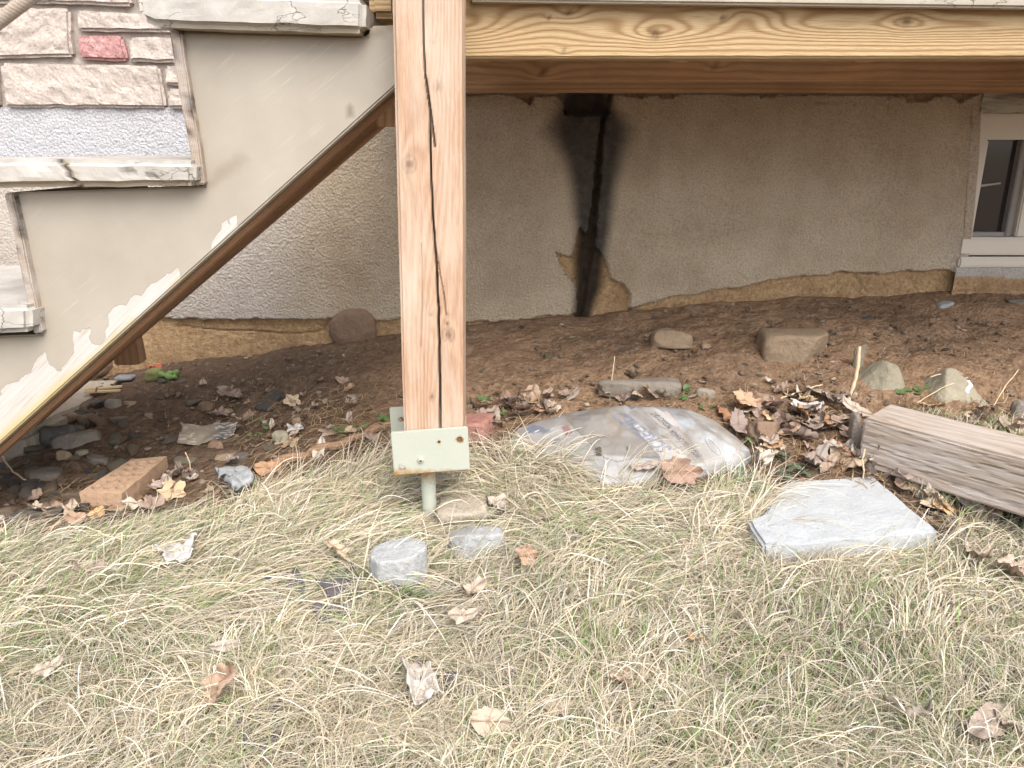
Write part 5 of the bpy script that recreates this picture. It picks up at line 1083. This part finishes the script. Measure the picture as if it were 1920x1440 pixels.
# ------------------------------------------------------------------ grass
def blades(name, n, lmin, lmax, wd, pal, hmax, seed, chaos, mat, label, cat, upright=0., dens=None, seg=5, bend=.3, roots=None):
    r = np.random.RandomState(seed); P = []
    tot = 0; Xs = []; Ys = []
    while tot < n:
        X = r.uniform(-1.25, 1.25, n*2); Y = r.uniform(.36, 1.34, n*2)
        px, py = toPx(X, Y, zg(X, Y)); ok = inpoly(px+14*fbm(X*9, Y*9, 0, 4), py+9*fbm(X*14, Y*14, 0, 5), GRASS_PX) & (px > -140) & (px < 2060) & (py < 1640)
        for (qx, qy, rx, ry) in ((812, 1012, 46, 34), (742, 1078, 50, 34), (888, 1045, 52, 28), (866, 985, 54, 44), (1590, 990, 175, 42)):
            ok &= ((px-qx)/rx)**2+((py-qy)/ry)**2 > 1
        th = .5+.5*fbm(X*7, Y*7, 0, 33, 3)*1.6
        if dens: ok &= r.rand(len(X)) < dens(px, py, X, Y, th)
        Xs.append(X[ok]); Ys.append(Y[ok]); tot += ok.sum()
    X = np.concatenate(Xs)[:n]; Y = np.concatenate(Ys)[:n]; px, py = toPx(X, Y, zg(X, Y))
    ob = np.zeros(n); oc_ = np.zeros(n); oh = np.ones(n); ot = np.zeros(n)
    if not upright and lmax > .1 and not roots:                 # the blades grow in tufts that lie down together
        kB = 13; nb = n//kB; id_ = np.repeat(np.arange(nb), kB); id_ = np.concatenate([id_, np.full(n-len(id_), nb-1)])
        X = X[id_]+r.normal(0, .009, n); Y = Y[id_]+r.normal(0, .009, n); px, py = toPx(X, Y, zg(X, Y))
        ob = r.normal(0, .42, nb)[id_]; oc_ = r.normal(0, .35, nb)[id_]; oh = r.uniform(.3, 1.5, nb)[id_]; ot = r.uniform(-.16, .14, nb)[id_]
    # the way the dead grass has been combed down
    if roots:                                     # strands rooted right beside a thing and lying over it
        X = []; Y = []; im0 = []
        for (x0, y0, x1, y1, an_, k_) in roots:
            for q in range(k_):
                g = ground(r.uniform(x0, x1), r.uniform(y0, y1)); X.append(g[0]); Y.append(g[1]); im0.append(an_)
        n = len(X); X = np.array(X); Y = np.array(Y); px, py = toPx(X, Y, zg(X, Y)); ob = r.normal(0, .22, n); oc_ = r.normal(0, .3, n); oh = r.uniform(.6, 1.2, n); ot = r.uniform(-.12, .14, n)
    q_ = lambda cx_, cy_, rx_, ry_: np.exp(-((px-cx_)/rx_)**2-((py-cy_)/ry_)**2)
    wsum = .35+0*px; im = 28*wsum
    for (cx_, cy_, rx_, ry_, an_) in ((250, 1060, 300, 90, 24), (620, 930, 130, 90, 46), (470, 1100, 200, 80, 30), (980, 890, 100, 50, -14), (880, 860, 60, 30, 10), (1050, 850, 80, 30, -30), (1150, 1000, 200, 80, 22), (1000, 1120, 150, 80, 42), (1350, 1050, 120, 70, 30), (1180, 1130, 120, 60, 12),
        (300, 1250, 250, 120, 35), (700, 1250, 200, 120, 28), (1300, 1250, 200, 100, 50), (1700, 1250, 200, 120, 65), (1650, 1060, 200, 40, 15), (1850, 1020, 90, 60, 60), (200, 1400, 200, 80, 60), (950, 1380, 200, 80, 75), (1500, 1400, 250, 80, 40)):
        q = 2*q_(cx_, cy_, rx_, ry_); wsum = wsum+q; im = im+q*an_
    im = np.radians(im/wsum+34*fbm(X*6, Y*7, 0, 51, 2)*2+20*fbm(X*19, Y*19, 0, 52, 2)*2)
    base = np.arctan2(np.sin(im)/.5, np.cos(im))
    base = base+math.pi*(r.rand(n) < .22)
    if roots: im = np.radians(np.array(im0)); base = np.arctan2(np.sin(im)/.5, np.cos(im))
    lawn = sst(1150, 1330, py); ch = chaos*(1+1.2*lawn); ang = base+ob*(1+.8*lawn)+r.normal(0, 1, n)*ch*.6
    # over the lip above the rubble the grass sweeps right and up; round the post it parts
    L = (lmin+(lmax-lmin)*r.rand(n)**1.5)*(1-.28*lawn)*(1-.15*sst(1300, 1800, px)); H = hmax*r.uniform(.2, 1, n)**1.4*(1+.5*fbm(X*12, Y*12, 0, 53, 2)); H = np.clip(H, .002, None)
    crv = r.normal(0, bend, n)*.6+oc_; t = np.linspace(0, 1, seg+1)
    A = ang[:, None]+crv[:, None]*t[None]*2; dl = L[:, None]/seg
    up = np.clip(upright+r.normal(0, .07 if not upright else .18, n), 0, 1)[:, None]
    near = np.minimum.reduce([((px-qx)/rx)**2+((py-qy)/ry)**2 for (qx, qy, rx, ry) in ((815, 1040, 190, 90), (1590, 1040, 220, 60), (1180, 930, 150, 40), (330, 1110, 80, 40), (800, 1340, 70, 60), (560, 1150, 150, 50), (430, 1195, 60, 40))]); hf = .3+.7*sst(.6, 1.3, near); H = H*(1 if roots else hf)*oh; up = up*hf[:, None]
    fl = 1-up*.75*(1-.3*t[None])
    dx = np.cos(A)*dl*fl; dy = np.sin(A)*dl*fl*.9
    cx = X[:, None]+np.concatenate([np.zeros((n, 1)), np.cumsum(dx[:, 1:], 1)], 1); cy = Y[:, None]+np.concatenate([np.zeros((n, 1)), np.cumsum(dy[:, 1:], 1)], 1)
    pk = r.uniform(.35, .75, n)[:, None]
    arch = np.where(t[None] < pk, np.sin(t[None]/pk*math.pi/2), 1-((t[None]-pk)/(1-pk))**2*.9)
    zz = zg(cx, np.clip(cy, .2, WY))+.004+H[:, None]*arch*(1-up)+up*L[:, None]*t[None]*.85
    zz = zz+.004*r.rand(n)[:, None]
    wv = wd*(1-.3*lawn[:, None])*r.uniform(.45, 1.35, n)[:, None]*(1-.85*t[None]**2)*np.minimum(1, .6+t[None]*2)
    roll = r.normal(0, .6, n)[:, None]; nx = -np.sin(A)*np.cos(roll); ny = np.cos(A)*np.cos(roll); nz = np.sin(roll)+0*A
    Lf = np.stack([cx-nx*wv/2, cy-ny*wv/2, zz-nz*wv/2], -1); Rt = np.stack([cx+nx*wv/2, cy+ny*wv/2, zz+nz*wv/2], -1)
    V = np.stack([Lf, Rt], 2).reshape(-1, 3)          # n, seg+1, 2
    k = np.arange(seg); b = np.arange(n)[:, None]*(seg+1)*2+k[None]*2
    Fc = np.stack([b, b+1, b+3, b+2], -1).reshape(-1, 4)
    pal = np.array(pal); ci = r.randint(0, len(pal), n); c = pal[ci]*(r.uniform(.75, 1.2, n)[:, None])
    tone = .5+.5*fbm(X*5, Y*5, 0, 71, 2)*1.8; c = c*(.80+.3*tone[:, None]+ot[:, None])
    C = np.repeat(c[:, None, :], (seg+1)*2, 1).reshape(-1, 3)
    mk(name, V, Fc, mat, None, (0, .8, 0), attrs={'col': np.clip(C, 0, 1)}); tag(bpy.data.objects[name], label, cat, None, 'stuff')
STRAW = [(.73, .63, .46), (.66, .565, .41), (.79, .71, .58), (.55, .47, .34), (.69, .615, .49), (.83, .77, .66), (.44, .385, .28), (.55, .56, .42), (.64, .59, .51)]
def holes(px, py, X, Y, th):
    d = np.ones_like(px)
    for (a, b, rx, ry) in ((1850, 1395, 70, 45), (610, 1130, 90, 40), (430, 1195, 45, 22), (800, 1310, 60, 40), (490, 1390, 45, 40), (1640, 1300, 120, 60), (1010, 1140, 0.1, .1)):
        d = np.minimum(d, .22+.78*np.clip(((px-a)/rx)**2+((py-b)/ry)**2-.4, 0, 1))
    d = d*np.where((px > 1690) & (py < 1060), .5, 1); return d*np.clip(.25+.75*th+.35*fbm(X*24, Y*24, 0, 35, 2), .08, 1)
blades('thatch', 16000, .03, .08, .0016, [(.28, .23, .16), (.34, .29, .21), (.20, .17, .12), (.26, .28, .18), (.22, .26, .15)], .008, 3, 1.4, DRYBLADE, 'matted dull thatch under the dry grass', 'grass', dens=holes, seg=3)
blades('dry_grass', 56000, .05, .19, .0014, STRAW, .026, 4, .30, DRYBLADE, 'long straw coloured dead grass combed flat over the lawn', 'grass', dens=holes, bend=.16, seg=6)
blades('overlying_grass', 10, .09, .19, .0014, STRAW, .055, 14, .2, DRYBLADE, 'long straw strands drooping over the slab, bag and concrete lumps', 'grass', bend=.3, seg=7,
    roots=[(1360, 985, 1420, 1045, 22, 110), (1430, 1052, 1740, 1070, 8, 40), (935, 870, 1090, 905, 12, 120), (1090, 925, 1250, 945, 25, 60), (670, 1095, 790, 1122, 38, 60), (660, 1030, 690, 1090, 20, 30), (825, 1062, 930, 1080, 25, 45), (760, 960, 790, 1010, -20, 16), (930, 900, 985, 930, 160, 40), (640, 890, 770, 920, 30, 60), (290, 1090, 390, 1120, 30, 25), (760, 1350, 830, 1375, 60, 25)])
def gd(px, py, X, Y, th):
    d = .22+.9*sst(.5, .8, th)+.5*sst(1150, 1350, py)*sst(1000, 1500, px); return np.clip(d, 0, 1)
blades('green_grass', 9500, .03, .09, .0016, [(.22, .32, .11), (.28, .39, .14), (.19, .27, .11), (.34, .42, .18), (.26, .34, .19)], .022, 6, .8, GREENBLADE, 'sparse green blades growing through the dead grass', 'grass', upright=.42, dens=gd)
# straw and root fragments strewn on the soil
def debris(name, n, region, lmin, lmax, wd, pal, seed, label):
    r = np.random.RandomState(seed); px = []; py = []
    while len(px) < n:
        q = r.randint(len(region)); a, b, c_, d_ = region[q]; x_, y_ = r.uniform(a, c_), r.uniform(b, d_)
        if not inpoly(x_, y_, BAGPX): px.append(x_); py.append(y_)
    px = np.array(px); py = np.array(py); X, Y, Z = onZ(px, py, 0.05)
    for it in range(12): Z = zg(X, np.clip(Y, .2, WY)); X2, Y2, _ = onZ(px, py, Z); X = .5*X+.5*X2; Y = .5*Y+.5*Y2
    seg = 4; L = r.uniform(lmin, lmax, n); A0 = r.normal(.1, .8, n); cr = r.normal(0, .9, n); t = np.linspace(0, 1, seg+1); A = A0[:, None]+cr[:, None]*t[None]
    cx = X[:, None]+np.cumsum(np.cos(A)*L[:, None]/seg, 1); cy = np.clip(Y[:, None]+np.cumsum(np.sin(A)*L[:, None]/seg, 1), .2, WY-.01)
    zz = zg(cx, cy)+.005+r.rand(n)[:, None]*.008*np.sin(t[None]*3.1)+.003*r.rand(n)[:, None]; wv = wd*r.uniform(.6, 1.6, n)[:, None]*(1-.6*t[None])
    Lf = np.stack([cx+np.sin(A)*wv/2, cy-np.cos(A)*wv/2, zz], -1); Rt = np.stack([cx-np.sin(A)*wv/2, cy+np.cos(A)*wv/2, zz+wv*.3], -1); V = np.stack([Lf, Rt], 2).reshape(-1, 3)
    k = np.arange(seg); b = np.arange(n)[:, None]*(seg+1)*2+k[None]*2; Fc = np.stack([b, b+1, b+3, b+2], -1).reshape(-1, 4)
    pal = np.array(pal); c = pal[r.randint(0, len(pal), n)]*r.uniform(.7, 1.2, n)[:, None]; C = np.repeat(c[:, None, :], (seg+1)*2, 1).reshape(-1, 3)
    mk(name, V, Fc, DRYBLADE, None, (0, 1.3, 0), attrs={'col': C}); tag(bpy.data.objects[name], label, 'debris', None, 'stuff')
debris('straw_litter', 1900, [(400, 780, 740, 900), (60, 900, 500, 980), (870, 740, 1420, 850), (1380, 740, 1640, 890), (1650, 760, 1920, 830), (1540, 860, 1920, 985), (560, 740, 760, 860)], .012, .06, .0013, [(.34, .22, .12), (.28, .19, .11), (.45, .34, .22), (.22, .15, .10)], 8, 'loose straw and rootlets strewn along the soil edge')
debris('soil_fibres', 650, [(300, 620, 1920, 760), (250, 700, 700, 820), (1500, 580, 1920, 750)], .006, .028, .001, [(.34, .24, .15), (.45, .36, .26), (.20, .14, .09)], 9, 'fine fibres and wood slivers on the bare soil')
# clump of tufted grass behind the timber
def tuft(px, py, n, L, seed, label):
    X, Y, Z = ground(px, py); r = np.random.RandomState(seed); VV = []
    root = thing('grass_tuft', (X, Y, Z), label, 'grass tuft')
    V = []; Fc = []; C = []
    for i in range(n):
        a = r.uniform(0, 6.28); l = L*r.uniform(.5, 1.1); q = np.array([r.normal(0, .012), r.normal(0, .008), 0]); c = STRAW[r.randint(9)] if r.rand() < .65 else (.20, .27, .10); w_ = .0014; b = len(V)
        for k in range(5):
            t = k/4; p = q+np.array([math.cos(a)*l*t*.7, math.sin(a)*l*t*.5, l*.6*math.sin(t*2.2)]); s_ = w_*(1-.8*t); V += [p+np.array([-math.sin(a), math.cos(a), 0])*s_/2, p-np.array([-math.sin(a), math.cos(a), 0])*s_/2]; C += [c, c]
        Fc += [(b+2*k, b+2*k+1, b+2*k+3, b+2*k+2) for k in range(4)]
    mk('blades', V, Fc, DRYBLADE, root, local=True, attrs={'col': np.array(C)})
for i, (a, b, lb) in enumerate([(1745, 790, 'small tuft of grass behind the timber below the painted rock'), (1800, 800, 'straw tuft behind the middle of the timber'), (1855, 815, 'dense dry tuft behind the timber'), (1905, 830, 'tuft at the right edge behind timber'), (1880, 800, 'green and straw tuft beside the blue grey stone'), (1730, 925, 'green tuft right of the paving slab'), (1760, 950, 'tuft between slab and white paper')]):
    tuft(a, b, 90, .045, 80+i, lb)
